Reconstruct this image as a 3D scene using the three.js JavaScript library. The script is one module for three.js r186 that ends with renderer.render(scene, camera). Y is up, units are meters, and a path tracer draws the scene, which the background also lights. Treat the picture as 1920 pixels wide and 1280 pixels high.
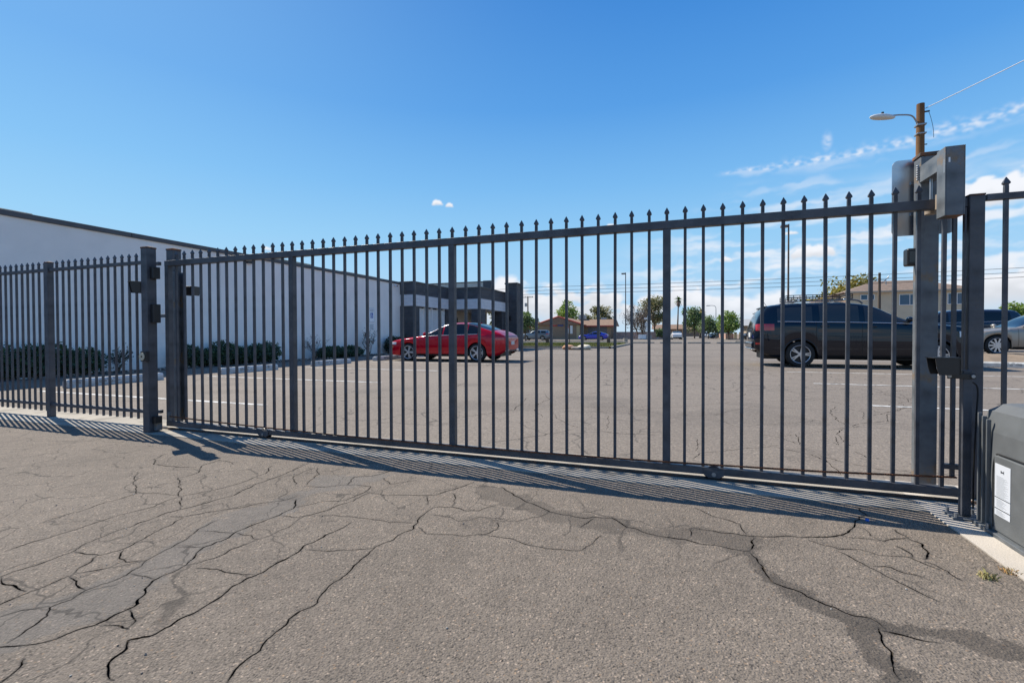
import * as THREE from 'three';
import { mergeGeometries, mergeVertices } from 'three/addons/utils/BufferGeometryUtils.js';
import { RoundedBoxGeometry } from 'three/addons/geometries/RoundedBoxGeometry.js';

// ------------------------------------------------------------------ camera, sky, sun, exposure
const D2R = Math.PI / 180;
const scene = new THREE.Scene();
const camera = new THREE.PerspectiveCamera(71.57, 1024 / 682, 0.05, 3000);
camera.rotation.order = 'YXZ';
camera.position.set(0, 1, 0);
camera.rotation.set(-0.8655 * D2R, 19.76 * D2R, -0.182 * D2R);
const renderer = new THREE.WebGLRenderer({ antialias: true });
renderer.toneMapping = THREE.LinearToneMapping;
renderer.toneMappingExposure = 1.38;
renderer.shadowMap.enabled = true;

const SUN = new THREE.Vector3(-0.83, 1, -0.295).normalize();
const sun = new THREE.DirectionalLight(new THREE.Color().setRGB(1, 0.93, 0.82), 5);
sun.target.position.set(0, 0, -10); sun.position.copy(SUN).multiplyScalar(120).add(sun.target.position);
sun.castShadow = true; sun.shadow.radius = 0.4; sun.shadow.mapSize.set(4096, 4096);
Object.assign(sun.shadow.camera, { left: -60, right: 60, top: 60, bottom: -60, near: 1, far: 300 });
sun.name = 'sun'; scene.add(sun, sun.target);

// ------------------------------------------------------------------ noise
function rng(seed) { let a = seed >>> 0; return () => { a = (a + 0x6D2B79F5) | 0; let t = Math.imul(a ^ (a >>> 15), 1 | a); t = (t + Math.imul(t ^ (t >>> 7), 61 | t)) ^ t; return ((t ^ (t >>> 14)) >>> 0) / 4294967296; }; }
function h2(x, y) { let n = Math.imul(x | 0, 374761393) + Math.imul(y | 0, 668265263); n = Math.imul(n ^ (n >>> 13), 1274126177); return ((n ^ (n >>> 16)) >>> 0) / 4294967296; }
function vn(x, y, p = 0) {                       // value noise, with period p if given
  let xi = Math.floor(x), yi = Math.floor(y); const fx = x - xi, fy = y - yi;
  const u = fx * fx * (3 - 2 * fx), v = fy * fy * (3 - 2 * fy);
  let x1 = xi + 1, y1 = yi + 1;
  if (p) { xi = ((xi % p) + p) % p; yi = ((yi % p) + p) % p; x1 = ((x1 % p) + p) % p; y1 = ((y1 % p) + p) % p; }
  const a = h2(xi, yi), b = h2(x1, yi), c = h2(xi, y1), d = h2(x1, y1);
  return a + (b - a) * u + (c - a + (a - b - c + d) * u) * v;
}
function fbm(x, y, oct, p = 0) { let s = 0, a = 0.5, t = 0; for (let i = 0; i < oct; i++) { s += a * vn(x + i * 17.3 * (p ? 0 : 1), y + i * 9.7 * (p ? 0 : 1), p); t += a; a *= 0.5; x *= 2; y *= 2; p *= 2; } return s / t; }
const clamp = (x, a = 0, b = 1) => Math.min(b, Math.max(a, x));
const sstep = (a, b, x) => { const t = clamp((x - a) / (b - a)); return t * t * (3 - 2 * t); };
const lerp = (a, b, t) => a + (b - a) * t;

// ------------------------------------------------------------------ sky: air and clouds, computed by direction
{
  const W = 3072, H = 1536, px = new Float32Array(W * H * 4);
  const grad = [[0, .58, .76, .92], [3, .45, .69, .92], [7, .39, .67, .94], [11, .31, .62, .93], [17, .20, .50, .89], [25, .1, .35, .80], [35, .05, .248, .69], [55, .034, .16, .53], [90, .028, .125, .44]];
  const air = (el) => { let i = 0; while (i < grad.length - 2 && el > grad[i + 1][0]) i++; const t = clamp((el - grad[i][0]) / (grad[i + 1][0] - grad[i][0])); return [1, 2, 3].map((k) => lerp(grad[i][k], grad[i + 1][k], t)); };
  // cumulus heaps: azimuth from -z towards +x, elevation of base, half width, height (degrees)
  const heaps = [[12.6, 7.75, 1.9, 1.5], [26.2, 10.9, 3.6, 2.4], [31.5, 11.1, 3, 2.2], [-28.7, 15.1, .62, .55], [-27.2, 14.95, .45, .5], [-8, 12.4, .5, .4], [4.6, 7.9, .55, .5], [10.7, 10.2, .6, .3], [-47, 9.1, .5, .3],
    [47, 10, 2.6, 1.6], [66, 12, 3, 2], [95, 9, 4, 2.4], [130, 11, 3, 2], [165, 8, 4, 2.5], [-120, 9, 3, 1.8], [-160, 11, 3, 2]];
  for (let j = 0; j < H; j++) {
    const el = ((j + .5) / H) * 180 - 90, base = air(Math.max(el, 0)), ce = Math.cos(el * D2R), se = Math.sin(el * D2R);
    for (let i = 0; i < W; i++) {
      const o = (j * W + i) * 4; let r = base[0], g = base[1], b = base[2];
      if (el > -1) {
        const an = ((i + .5) / W - .5) * 2 * Math.PI, dx = Math.cos(an) * ce, dz = Math.sin(an) * ce;
        let az = Math.atan2(dx, -dz) / D2R;
        const c = dx * SUN.x + se * SUN.y + dz * SUN.z, gl = .25 * Math.pow(Math.max(c, 0), 7);
        r += gl * .62; g += gl * .8; b += gl * .6;
        if (el < 32) {
          const wx = az + (fbm(az * .6, el * 1.1, 3) - .5) * 2.2, wy = el + (fbm(az * .6 + 40, el * 1.1 + 7, 3) - .5) * 1.2;
          // high streaks that drift along one direction
          let cl = 0, sh = 1;
          const s1 = fbm((az + el * 1.2) * .16, (wy - az * .05) * 1.5, 5), zone = sstep(3.2, 6.5, el) * (1 - sstep(11.5, 15.5, el)) * sstep(-12, 6, az - (el - 8) * 1.5);
          cl = Math.max(cl, zone * sstep(.38, .74, s1) * .85);
          cl = Math.max(cl, .38 * sstep(.5, .8, fbm((az + el) * .22 + 30, (wy - az * .07) * 2.1, 4)) * sstep(10, 13, el) * (1 - sstep(14.5, 16.5, el)) * sstep(2, 12, az));
          // the long ragged streak
          if (az > 0 && az < 38) {
            const mid = 17 + .12 * Math.sin(az * .35) + (az > 20 ? (az - 20) * .1 : 0), w = .2 + .36 * sstep(3, 14, az), d = (wy * .5 + el * .5 - mid) / w;
            const n = fbm(az * 2.6 + el * 2, el * 5.2 - az * .5, 5), along = sstep(3, 6, az) * (1 - sstep(27, 34, az) * .8);
            cl = Math.max(cl, along * Math.exp(-d * d * 1.2) * sstep(.36, .8, n) * (d > 0 ? 1 : .7) * .85);
            cl = Math.max(cl, along * .35 * sstep(-2.6, -.3, d) * (1 - sstep(-.3, .2, d)) * sstep(.3, .6, s1));
            const pl = Math.hypot((az - 13.8) / .45, (el - 18.6) / .9); cl = Math.max(cl, .45 * sstep(1.3, .2, pl) * sstep(.25, .6, n));
          }
          // the bank of cumulus along the horizon
          const bulge = fbm(az * .11 + 3, 1.7, 3), top = 2.2 + 6.6 * bulge + 1.5 * (fbm(az * .55, el * .9 + 3, 4) - .5), floor = .6 + 2 * fbm(az * .16 + 11, 4, 2);
          const bank = sstep(top, top - .8, el) * sstep(floor - 1.5, floor + 1.2, el) * sstep(.36, .56, fbm(wx * .34 + 5, wy * .75, 5) + .1 * (1 - el / 8));
          if (bank > cl) { cl = lerp(cl, 1, bank); sh = lerp(.8, 1, sstep(-.5, 2.6, el - (top - 3.2) + 2.5 * (fbm(az * .9, el * 1.6, 3) - .5))); }
          for (const [ha, hb, hw, hh] of heaps) {
            const x = (az - ha) / hw; if (x < -1.5 || x > 1.5) continue;
            const y = (el - hb) / hh; if (y < -.4 || y > 1.5) continue;
            const n = fbm(az * 1.6 / Math.min(1, hw) ** .5 + ha, el * 2.4 + hb, 4) - .5, dome = Math.sqrt(Math.max(0, 1 - x * x * .95));
            const k = sstep(1.0, .78, (y + n * .75) / Math.max(dome, .05)) * sstep(-.22, .08, y + n * .3) * sstep(1.25, .9, Math.abs(x) + n * .5);
            if (k > .02) { sh = lerp(sh, lerp(.82, 1.02, sstep(0, .5, y + n * .4)), k); cl = Math.max(cl, k); }
          }
          const lo = .25 * (1 - sstep(0, 5, el)); // air in front of low cloud
          r = lerp(r, lerp(.93 * sh, base[0], lo), cl * .96); g = lerp(g, lerp(.945 * sh, base[1], lo), cl * .96); b = lerp(b, lerp(.97 * sh + .02, base[2], lo), cl * .96);
        }
      }
      px[o] = r; px[o + 1] = g; px[o + 2] = b; px[o + 3] = 1;
    }
  }
  const t = new THREE.DataTexture(px, W, H, THREE.RGBAFormat, THREE.FloatType);
  t.mapping = THREE.EquirectangularReflectionMapping; t.magFilter = THREE.LinearFilter; t.minFilter = THREE.LinearFilter; t.wrapS = THREE.RepeatWrapping; t.needsUpdate = true;
  scene.background = t; scene.environment = t; scene.backgroundIntensity = 0.715; scene.environmentIntensity = 0.715;
}
console.log('sky done');

// ------------------------------------------------------------------ helpers
const taken = {};
function numbered(n) { if (!(n in taken)) { taken[n] = 0; return n; } taken[n]++; return n + '_' + String(taken[n]).padStart(3, '0'); }
function shadows(o) { o.traverse((m) => { if (m.isMesh) { m.castShadow = true; m.receiveShadow = true; } }); return o; }
function thing(name, label, category, pos = [0, 0, 0], turn = 0, group) {
  const o = new THREE.Group(); o.name = numbered(name); o.position.set(...pos); o.rotation.y = turn;
  o.userData = { label, category }; if (group) o.userData.group = group; scene.add(o); return o;
}
function part(parent, name, geo, mat, kind) {
  const g = Array.isArray(geo) ? merge(geo) : geo;
  const m = new THREE.Mesh(g, mat); m.name = name; m.castShadow = m.receiveShadow = true; if (kind) m.userData.kind = kind; parent.add(m); return m;
}
function solo(name, label, category, geo, mat, group) {        // a thing that is one mesh
  const m = part(scene, numbered(name), geo, mat); m.userData = { label, category }; if (group) m.userData.group = group; return m;
}
function struct(name, geo, mat) { const m = part(scene, numbered(name), geo, mat); m.userData.kind = 'structure'; return m; }
function merge(list) {
  if (list.length === 1) return list[0];
  const idx = list.map((g) => { const n = g.index ? g.toNonIndexed() : g; for (const k of Object.keys(n.attributes)) if (!['position', 'normal', 'uv', 'color'].includes(k)) n.deleteAttribute(k); return n; });
  return mergeGeometries(idx, false);
}
function uvm(g, s = 1) {                                           // uv in metres from the face's main direction
  g = g.index ? g.toNonIndexed() : g; const p = g.attributes.position, n = g.attributes.normal, uv = new Float32Array(p.count * 2);
  for (let i = 0; i < p.count; i++) {
    const ax = Math.abs(n.getX(i)), ay = Math.abs(n.getY(i)), az = Math.abs(n.getZ(i));
    let u, v; if (ay >= ax && ay >= az) { u = p.getX(i); v = p.getZ(i); } else if (ax >= az) { u = p.getZ(i); v = p.getY(i); } else { u = p.getX(i); v = p.getY(i); }
    uv[2 * i] = u * s; uv[2 * i + 1] = v * s;
  }
  g.setAttribute('uv', new THREE.BufferAttribute(uv, 2)); return g;
}
const V = (x, y, z) => new THREE.Vector3(x, y, z);
function bx(x0, x1, y0, y1, z0, z1) { return uvm(new THREE.BoxGeometry(Math.abs(x1 - x0), Math.abs(y1 - y0), Math.abs(z1 - z0)).translate((x0 + x1) / 2, (y0 + y1) / 2, (z0 + z1) / 2)); }
function rbx(x0, x1, y0, y1, z0, z1, r = .004, seg = 2) { return uvm(new RoundedBoxGeometry(Math.abs(x1 - x0), Math.abs(y1 - y0), Math.abs(z1 - z0), seg, r).translate((x0 + x1) / 2, (y0 + y1) / 2, (z0 + z1) / 2)); }
function cyl(r0, r1, a, b, seg = 12) {                             // tapered rod from a (radius r0) to b (radius r1)
  const d = V().subVectors(b, a), g = new THREE.CylinderGeometry(r1, r0, d.length(), seg, 1);
  g.applyQuaternion(new THREE.Quaternion().setFromUnitVectors(V(0, 1, 0), d.clone().normalize())); return g.translate((a.x + b.x) / 2, (a.y + b.y) / 2, (a.z + b.z) / 2);
}
function tube(pts, r, seg = 6, n = 0) { return new THREE.TubeGeometry(new THREE.CatmullRomCurve3(pts), n || pts.length * 4, r, seg, false); }
function quadSheet(x0, x1, z0, z1, y) { const g = new THREE.PlaneGeometry(x1 - x0, z1 - z0).rotateX(-Math.PI / 2).translate((x0 + x1) / 2, y, (z0 + z1) / 2); return uvm(g); }

// ------------------------------------------------------------------ textures
function tex(w, h, f, srgb, rep) {
  const d = new Uint8Array(w * h * 4); const out = [0, 0, 0];
  for (let j = 0; j < h; j++) for (let i = 0; i < w; i++) { f(i, j, out); const o = (j * w + i) * 4; d[o] = clamp(out[0], 0, 1) * 255; d[o + 1] = clamp(out[1], 0, 1) * 255; d[o + 2] = clamp(out[2], 0, 1) * 255; d[o + 3] = 255; }
  const t = new THREE.DataTexture(d, w, h, THREE.RGBAFormat); t.magFilter = THREE.LinearFilter; t.minFilter = THREE.LinearMipmapLinearFilter; t.generateMipmaps = true;
  t.wrapS = t.wrapT = THREE.RepeatWrapping; if (srgb) t.colorSpace = THREE.SRGBColorSpace; if (rep) t.repeat.set(rep, rep); t.needsUpdate = true; return t;
}
const toS = (x) => (x <= .0031308 ? 12.92 * x : 1.055 * Math.pow(x, 1 / 2.4) - .055);
const lut = new Float32Array(4097); for (let i = 0; i <= 4096; i++) lut[i] = toS(i / 4096);
const S = (x) => lut[(clamp(x) * 4096) | 0];
function tint(base, amt, oct, per, size = 512, extra) {            // a mottled colour map, repeating
  return tex(size, size, (i, j, o) => { const n = fbm(i / size * per, j / size * per, oct, per) - .5, w = h2(i, j) - .5; let k = 1 + amt * (n * 2 + w * .35); if (extra) k *= extra(i / size, j / size); o[0] = S(base[0] * k); o[1] = S(base[1] * k); o[2] = S(base[2] * k); }, true);
}
const bumpFine = tex(512, 512, (i, j, o) => { const n = .55 * vn(i / 4, j / 4, 128) + .3 * vn(i / 9, j / 9 * 1, 0) + .15 * h2(i, j); o[0] = o[1] = o[2] = n; }, false);
const bumpSoft = tex(512, 512, (i, j, o) => { o[0] = o[1] = o[2] = fbm(i / 512 * 16, j / 512 * 16, 5, 16); }, false);
const std = (o) => new THREE.MeshStandardMaterial(o), phy = (o) => new THREE.MeshPhysicalMaterial(o);
const lin = (r, g, b) => new THREE.Color().setRGB(r, g, b);
function withRep(t, r, r2) { const c = t.clone(); c.repeat.set(r, r2 ?? r); c.needsUpdate = true; return c; }

// paint on the steel: nearly black, faded in patches, a little gloss
const paintMap = tex(512, 512, (i, j, o) => { const u = i / 512, v = j / 512, n = fbm(u * 8, v * 8, 5, 8) - .5, w = h2(i, j) - .5, chip = vn(u * 128, v * 128, 128) > .95 ? 1 : 0, dust = sstep(.55, .75, fbm(u * 5 + .3, v * 5, 4, 5)); const k = 1 + .42 * (n * 2 + w * .35); o[0] = S(lerp(.058 * k + .018 * dust, .12, chip * .6)); o[1] = S(lerp(.061 * k + .017 * dust, .07, chip * .6)); o[2] = S(lerp(.071 * k + .016 * dust, .045, chip * .6)); }, true);
const paintRough = tex(256, 256, (i, j, o) => { o[0] = o[1] = o[2] = .34 + .3 * fbm(i / 256 * 8, j / 256 * 8, 4, 8); }, false);
const M = {};
M.steel = phy({ map: withRep(paintMap, 2.2), roughnessMap: withRep(paintRough, 1.7), roughness: 1, metalness: 0, bumpMap: withRep(bumpSoft, 4), bumpScale: .0006 });
const wornMap = tex(512, 512, (i, j, o) => { const u = i / 512, v = j / 512, n = fbm(u * 8, v * 8, 5, 8) - .5, w = h2(i, j) - .5, k = 1 + .5 * (n * 2 + w * .35), st = fbm(u * 40, v * 5, 4, 5), ru = sstep(.56, .7, fbm(u * 6 + .5, v * 6, 5, 6)) * sstep(.3, .6, st); o[0] = S(lerp(.122 * k, .2 * (1 + w * .6), ru * .8)); o[1] = S(lerp(.133 * k, .13 * (1 + w * .6), ru * .8)); o[2] = S(lerp(.143 * k, .065 * (1 + w * .6), ru * .8)); }, true);
M.steelWorn = phy({ map: withRep(wornMap, 1.6), roughnessMap: withRep(paintRough, 2.3), roughness: 1, bumpMap: withRep(bumpSoft, 5), bumpScale: .0006 });
const rustMap = tex(512, 512, (i, j, o) => { const n = fbm(i / 512 * 8, j / 512 * 8, 5, 8), k = sstep(.42, .6, n), w = .8 + .4 * h2(i, j); o[0] = S(lerp(.06, .2, k) * w); o[1] = S(lerp(.055, .08, k) * w); o[2] = S(lerp(.05, .035, k) * w); }, true);
M.rustCap = std({ map: withRep(rustMap, 3), roughness: .85 });
M.rust = std({ map: withRep(tex(256, 256, (i, j, o) => { const n = fbm(i / 256 * 16, j / 256 * 16, 4, 16), w = .7 + .6 * n; o[0] = S(.12 * w); o[1] = S(.045 * w); o[2] = S(.018 * w); }, true), 6), roughness: .9, bumpMap: withRep(bumpFine, 8), bumpScale: .001 });
M.galv = std({ color: lin(.32, .33, .34), metalness: .7, roughness: .42 });
M.black = std({ color: lin(.012, .012, .013), roughness: .38 });
M.rubber = std({ color: lin(.018, .018, .018), roughness: .85 });
const concMap = tex(1024, 1024, (i, j, o) => { const u = i / 1024, v = j / 1024, n = fbm(u * 6, v * 6, 6, 6), f = h2(i, j), st = sstep(.55, .72, fbm(u * 10 + .3, v * 10, 4, 10)); const k = (.78 + .44 * n) * (.93 + .14 * f) * (1 - .28 * st); o[0] = S(.34 * k); o[1] = S(.305 * k); o[2] = S(.25 * k); }, true);
M.concrete = std({ map: withRep(concMap, .5), roughness: .92, bumpMap: withRep(bumpFine, 2), bumpScale: .0015 });
M.pad = std({ map: withRep(concMap, .5), color: lin(1.45, 1.45, 1.5), roughness: .92, bumpMap: withRep(bumpFine, 2), bumpScale: .0015 });
M.stop = std({ map: withRep(tint([.5, .5, .48], .3, 5, 10, 512, (u, v) => (fbm(u * 14, v * 14, 4, 14) > .64 ? .55 : 1)), .8), roughness: .9, bumpMap: withRep(bumpFine, 3), bumpScale: .002 });
M.stucco = std({ map: withRep(tint([.87, .835, .79], .09, 5, 6, 512), .22), roughness: .93, bumpMap: withRep(bumpFine, 1.6), bumpScale: .004 });
M.white = std({ color: lin(.75, .75, .74), roughness: .6 });

// ------------------------------------------------------------------ ground, driveway with its cracks, lot
const dirtMap = tex(1024, 1024, (i, j, o) => { const u = i / 1024, v = j / 1024, n = fbm(u * 12, v * 12, 6, 12), f = h2(i, j), k = (.7 + .6 * n) * (.85 + .3 * f); o[0] = S(.27 * k); o[1] = S(.205 * k); o[2] = S(.145 * k); }, true);
M.dirt = std({ map: withRep(dirtMap, .4), roughness: 1, bumpMap: withRep(bumpFine, 1.5), bumpScale: .01 });
struct('ground', quadSheet(-900, 900, -1500, 600, -.06), std({ map: withRep(dirtMap, .25), color: lin(.8, .8, .8), roughness: 1 }));
struct('soil', quadSheet(-40, 60, -54, 30, -.034), std({ color: lin(.045, .036, .028), roughness: 1 }));

// each row: width in mm, then x, z of the crack's course
const cracks = [
[9,-1.55,-0.89,-1.63,-0.93,-1.67,-0.99,-1.71,-1.02,-1.67,-1.06,-1.65,-1.12,-1.65,-1.19,-1.65,-1.27,-1.66,-1.36,-1.68,-1.45,-1.66,-1.51,-1.68,-1.59,-1.67,-1.67,-1.68,-1.76,-1.68,-1.86,-1.66,-1.96,-1.65,-2.07],
[7,-1.23,-0.99,-1.25,-1.05,-1.25,-1.13,-1.3,-1.24,-1.3,-1.32,-1.29,-1.4,-1.31,-1.46,-1.31,-1.54,-1.3,-1.61,-1.33,-1.69,-1.36,-1.87,-1.34,-2,-1.31,-2.11,-1.34,-2.2,-1.35,-2.4],
[8,-1.84,-0.77,-1.88,-0.82,-1.92,-0.85],
[8,-2.09,-0.87,-2.04,-0.89,-1.98,-0.91,-1.95,-0.95,-1.94,-1,-1.91,-1.07,-1.92,-1.11,-1.92,-1.17,-1.95,-1.22,-2.02,-1.31,-2.02,-1.38,-2.04,-1.45,-2.1,-1.54,-2.13,-1.6,-2.1,-1.67,-2.12,-1.78,-2.12,-1.88,-2.1,-2.01,-2.11,-2.13,-2.2,-2.26],
[6,-2.07,-0.88,-2.1,-0.94,-2.14,-1.01,-2.19,-1.05,-2.17,-1.11,-2.2,-1.17,-2.2,-1.22,-2.19,-1.3,-2.24,-1.41,-2.26,-1.51,-2.27,-1.59,-2.33,-1.7,-2.37,-1.85],
[8,-2.67,-1.12,-2.67,-1.17,-2.66,-1.23,-2.66,-1.31,-2.66,-1.37,-2.72,-1.48,-2.73,-1.56,-2.72,-1.66,-2.73,-1.75,-2.74,-1.85,-2.71,-1.92,-2.67,-2.05,-2.65,-2.18,-2.69,-2.39,-2.68,-2.59,-2.76,-2.89],
[7,-2.37,-0.99,-2.39,-1.05,-2.41,-1.09,-2.4,-1.16,-2.38,-1.22,-2.35,-1.29,-2.3,-1.35,-2.24,-1.42],
[6,-2.96,-1.26,-2.96,-1.34,-2.94,-1.47,-2.96,-1.59,-2.95,-1.73,-2.9,-1.86,-2.94,-2,-2.88,-2.13,-2.83,-2.26,-2.83,-2.44,-2.86,-2.66,-2.96,-2.78],
[9,-2.66,-1.12,-2.56,-1.09,-2.45,-1.08,-2.42,-1.09],
[7,-2.64,-1.36,-2.5,-1.38,-2.47,-1.44,-2.48,-1.54,-2.52,-1.64,-2.54,-1.76,-2.57,-1.82],
[7,-2.5,-1.38,-2.44,-1.27,-2.38,-1.22,-2.3,-1.18,-2.2,-1.17],
[6,-2.46,-1.44,-2.31,-1.38,-2.24,-1.42],
[6,-2.17,-1.32,-2.1,-1.32,-2.03,-1.32],
[7,-3.34,-2.32,-3.11,-2.19,-2.97,-2.07,-2.87,-2.03,-2.72,-1.9],
[5,-3.75,-2.32,-3.57,-2.18,-3.24,-2.01,-3.25,-1.9,-3.25,-1.78,-3.23,-1.65,-3.22,-1.52],
[7,-4.11,-2.77,-4.02,-2.62,-3.86,-2.51,-3.66,-2.5,-3.47,-2.56],
[5,-3.24,-2.01,-3.11,-2.05,-2.97,-2.07],
[6,-3.32,-2.3,-3.33,-2.46,-3.45,-2.57,-3.49,-2.76,-3.28,-2.71],
[6,-2.66,-1.81,-2.59,-1.82,-2.51,-1.93,-2.42,-2.04,-2.33,-2.15,-2.28,-2.21,-2.24,-2.3],
[5,-2.24,-1.56,-2.13,-1.6],
[5,-2.29,-1.72,-2.12,-1.78,-1.98,-1.76,-1.94,-1.76],
[6,-2.11,-2.15,-2.04,-2.27,-1.91,-2.34,-1.89,-2.5,-1.94,-2.6,-2.03,-2.6,-2.1,-2.58],
[6,-2.04,-1.45,-1.98,-1.54,-1.98,-1.62,-1.94,-1.77,-1.93,-1.91,-1.95,-2.06,-1.89,-2.19,-1.88,-2.31,-1.86,-2.49],
[4,-2.1,-2.01,-2,-2.02,-1.95,-2.06],
[4,-1.89,-2.1,-1.7,-2.13,-1.59,-2.13,-1.48,-2.13,-1.34,-2.16],
[5,-1.63,-1.73,-1.52,-1.77,-1.42,-1.83,-1.36,-1.87],
[5,-1.96,-1.46,-1.88,-1.46,-1.81,-1.46,-1.68,-1.47],
[7,-2.1,-2.58,-2.16,-2.74,-2.06,-2.82,-2,-3],
[6,-1.88,-2.51,-1.73,-2.49,-1.59,-2.55,-1.46,-2.59,-1.4,-2.73,-1.33,-2.9],
[6,-2.43,-2.48,-2.56,-2.6,-2.6,-2.72,-2.59,-2.83],
[5,-2.35,-2.48,-2.21,-2.5,-2.1,-2.58],
[5,-2.59,-2.83,-2.46,-2.73,-2.35,-2.5],
[5,-1.96,-2.8,-1.84,-2.69,-1.72,-2.82],
[4,-1.29,-2.12,-1.21,-2.08,-1.07,-2.11,-0.92,-2.18,-0.89,-2.26],
[5,-1.35,-2.4,-1.25,-2.46,-1.15,-2.42,-1.08,-2.45,-1.02,-2.56],
[5,-1.35,-2.66,-1.25,-2.46],
[5,-1.48,-2.57,-1.41,-2.44],
[4,-1.3,-2.31,-1.13,-2.29,-1.04,-2.36,-0.86,-2.38],
[6,-1.9,-1.16,-1.8,-1.1,-1.77,-1.06,-1.78,-1.06,-1.88,-1.06],
[5,-2.29,-0.96,-2.27,-1.01,-2.19,-1.05],
[8,-1.11,-2.89,-0.95,-2.75,-0.83,-2.66,-0.7,-2.56,-0.55,-2.54,-0.44,-2.56,-0.36,-2.58,-0.27,-2.5,-0.16,-2.45,-0.09,-2.43,0.02,-2.44,0.11,-2.42,0.21,-2.39,0.3,-2.4],
[5,-0.7,-2.56,-0.73,-2.48,-0.79,-2.41,-0.9,-2.35,-0.98,-2.36],
[5,-0.44,-2.55,-0.49,-2.41],
[8,0.05,-2.59,0.13,-2.58,0.23,-2.59,0.33,-2.59,0.45,-2.62,0.57,-2.65,0.67,-2.7,0.74,-2.75,0.82,-2.86,0.88,-2.99,0.95,-3.07],
[7,0.05,-2.59,0.04,-2.49],
[8,0.33,-2.59,0.3,-2.4,0.33,-2.34,0.34,-2.23,0.36,-2.14,0.41,-2.1,0.45,-2.06,0.5,-2.02,0.54,-2,0.59,-1.99,0.63,-1.98,0.64,-1.92],
[8,0.64,-1.92,0.62,-1.84,0.62,-1.8,0.61,-1.73,0.59,-1.65],
[7,0.64,-1.9,0.69,-1.9,0.74,-1.9,0.79,-1.9],
[5,0.07,-2.89,0.17,-2.81,0.26,-2.76,0.29,-2.72,0.3,-2.61],
[6,0.59,-2.63,0.64,-2.58,0.69,-2.55,0.78,-2.6,0.83,-2.56,0.91,-2.56,0.96,-2.57,1,-2.51,1.02,-2.47],
[6,0.69,-2.54,0.74,-2.45,0.78,-2.37,0.81,-2.29,0.84,-2.25,0.9,-2.18],
[7,0.82,-2.86,0.87,-2.87,0.88,-2.79,0.92,-2.73,1.03,-2.82],
[10,1.02,-2.91,1.05,-2.84,1.07,-2.75,1.05,-2.64,1.02,-2.57],
[8,0.94,-2.68,0.97,-2.63,0.96,-2.57],
[5,-0.95,-2.16,-0.9,-2.24,-0.92,-2.33],
[5,-0.95,-2.16,-0.78,-2.17,-0.68,-2.14,-0.6,-2.11,-0.44,-2.16,-0.41,-2.22,-0.36,-2.34],
[5,0.74,-2.74,0.82,-2.73,0.92,-2.73],
[8,0.95,-3.07,0.97,-3.21],
[6,0.77,-2.42,0.84,-2.43,0.88,-2.4,0.94,-2.38],
[6,1,-2.54,1.05,-2.47,1.07,-2.4]
];
const lotCracks = [[9, .08, -4.02, .16, -4.25, .3, -4.38, .5, -4.54, .66, -4.64, .82, -4.79], [9, 1, -4.54, 1.06, -4.36, 1.07, -4.15, 1.06, -3.92], [9, 1.08, -5.37, 1, -4.86, .88, -5.18, .7, -5.24], [7, .4, -5.97, .57, -5.58, .83, -5.81, 1.14, -5.98, 1.5, -6.34], [8, 1.25, -5.2, 1.32, -4.97, 1.4, -5.36], [8, 1.37, -4.75, 1.4, -4.52, 1.52, -4.52], [8, 1.96, -6.5, 2.16, -7.1, 2.06, -7.47], [7, -.87, -5.88, -.78, -5.41, -.74, -4.99], [7, .88, -5.18, 1.27, -5.55, 1.72, -5.97, 2.21, -6.42, 2.35, -6.32], [7, .14, -4.82, .15, -4.47, .11, -4.32],
  [14, -9.5, -6.6, -8.6, -6.9, -7.5, -7.5, -6.6, -7.9], [12, -8.5, -4.6, -7.7, -4.9, -6.9, -5.6], [14, -3, -9, -2.2, -10.2, -2.4, -11.8, -1.2, -13], [14, .5, -8.5, 1.4, -9.6, 2.6, -9.9, 4, -11.2], [14, 2.2, -6.9, 3.2, -8.2, 4.9, -8.8], [14, -4.6, -6.2, -3.9, -7.4, -4.2, -8.8], [16, 1.2, -12, 2, -13.8, 1.6, -16], [16, -4, -14, -2.5, -16, -2.8, -19], [12, -2.6, -5, -2.1, -5.9, -2.3, -7.1], [12, 2.3, -4.4, 2.5, -5.3, 3.4, -5.8], [14, 3.3, -8.3, 3.1, -9.6, 3.9, -10.4]];
{
  const r = rng(77);                                                // more of the fine web over the right of the lot
  for (let k = 0; k < 60; k++) { let x = -2 + r() * 8, z = -4.5 - r() * 11, a = r() * 6.28; const c = [7 + r() * 5, x, z]; for (let s = 0; s < 3 + r() * 4; s++) { a += (r() - .5) * 1.4; x += Math.cos(a) * .45; z += Math.sin(a) * .55; c.push(x, z); } lotCracks.push(c); }
}
// outlines of the courses as narrow closed shapes that never touch each other: they become real gaps in the sheet
function crosses(P, Q) {                                             // whether two closed outlines, or one with itself, cross or touch
  const same = P === Q, n = P.length, m = Q.length, o = (a, b, c) => (b.x - a.x) * (c.y - a.y) - (b.y - a.y) * (c.x - a.x);
  for (let i = 0; i < n; i++) {
    const a = P[i], b = P[(i + 1) % n];
    for (let j = same ? i + 2 : 0; j < m; j++) {
      if (same && i === 0 && j === n - 1) continue;
      const c = Q[j], d = Q[(j + 1) % m];
      if (Math.max(a.x, b.x) < Math.min(c.x, d.x) || Math.max(c.x, d.x) < Math.min(a.x, b.x) || Math.max(a.y, b.y) < Math.min(c.y, d.y) || Math.max(c.y, d.y) < Math.min(a.y, b.y)) continue;
      if (o(a, b, c) * o(a, b, d) <= 0 && o(c, d, a) * o(c, d, b) <= 0) return true;
    }
  }
  return false;
}
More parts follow.
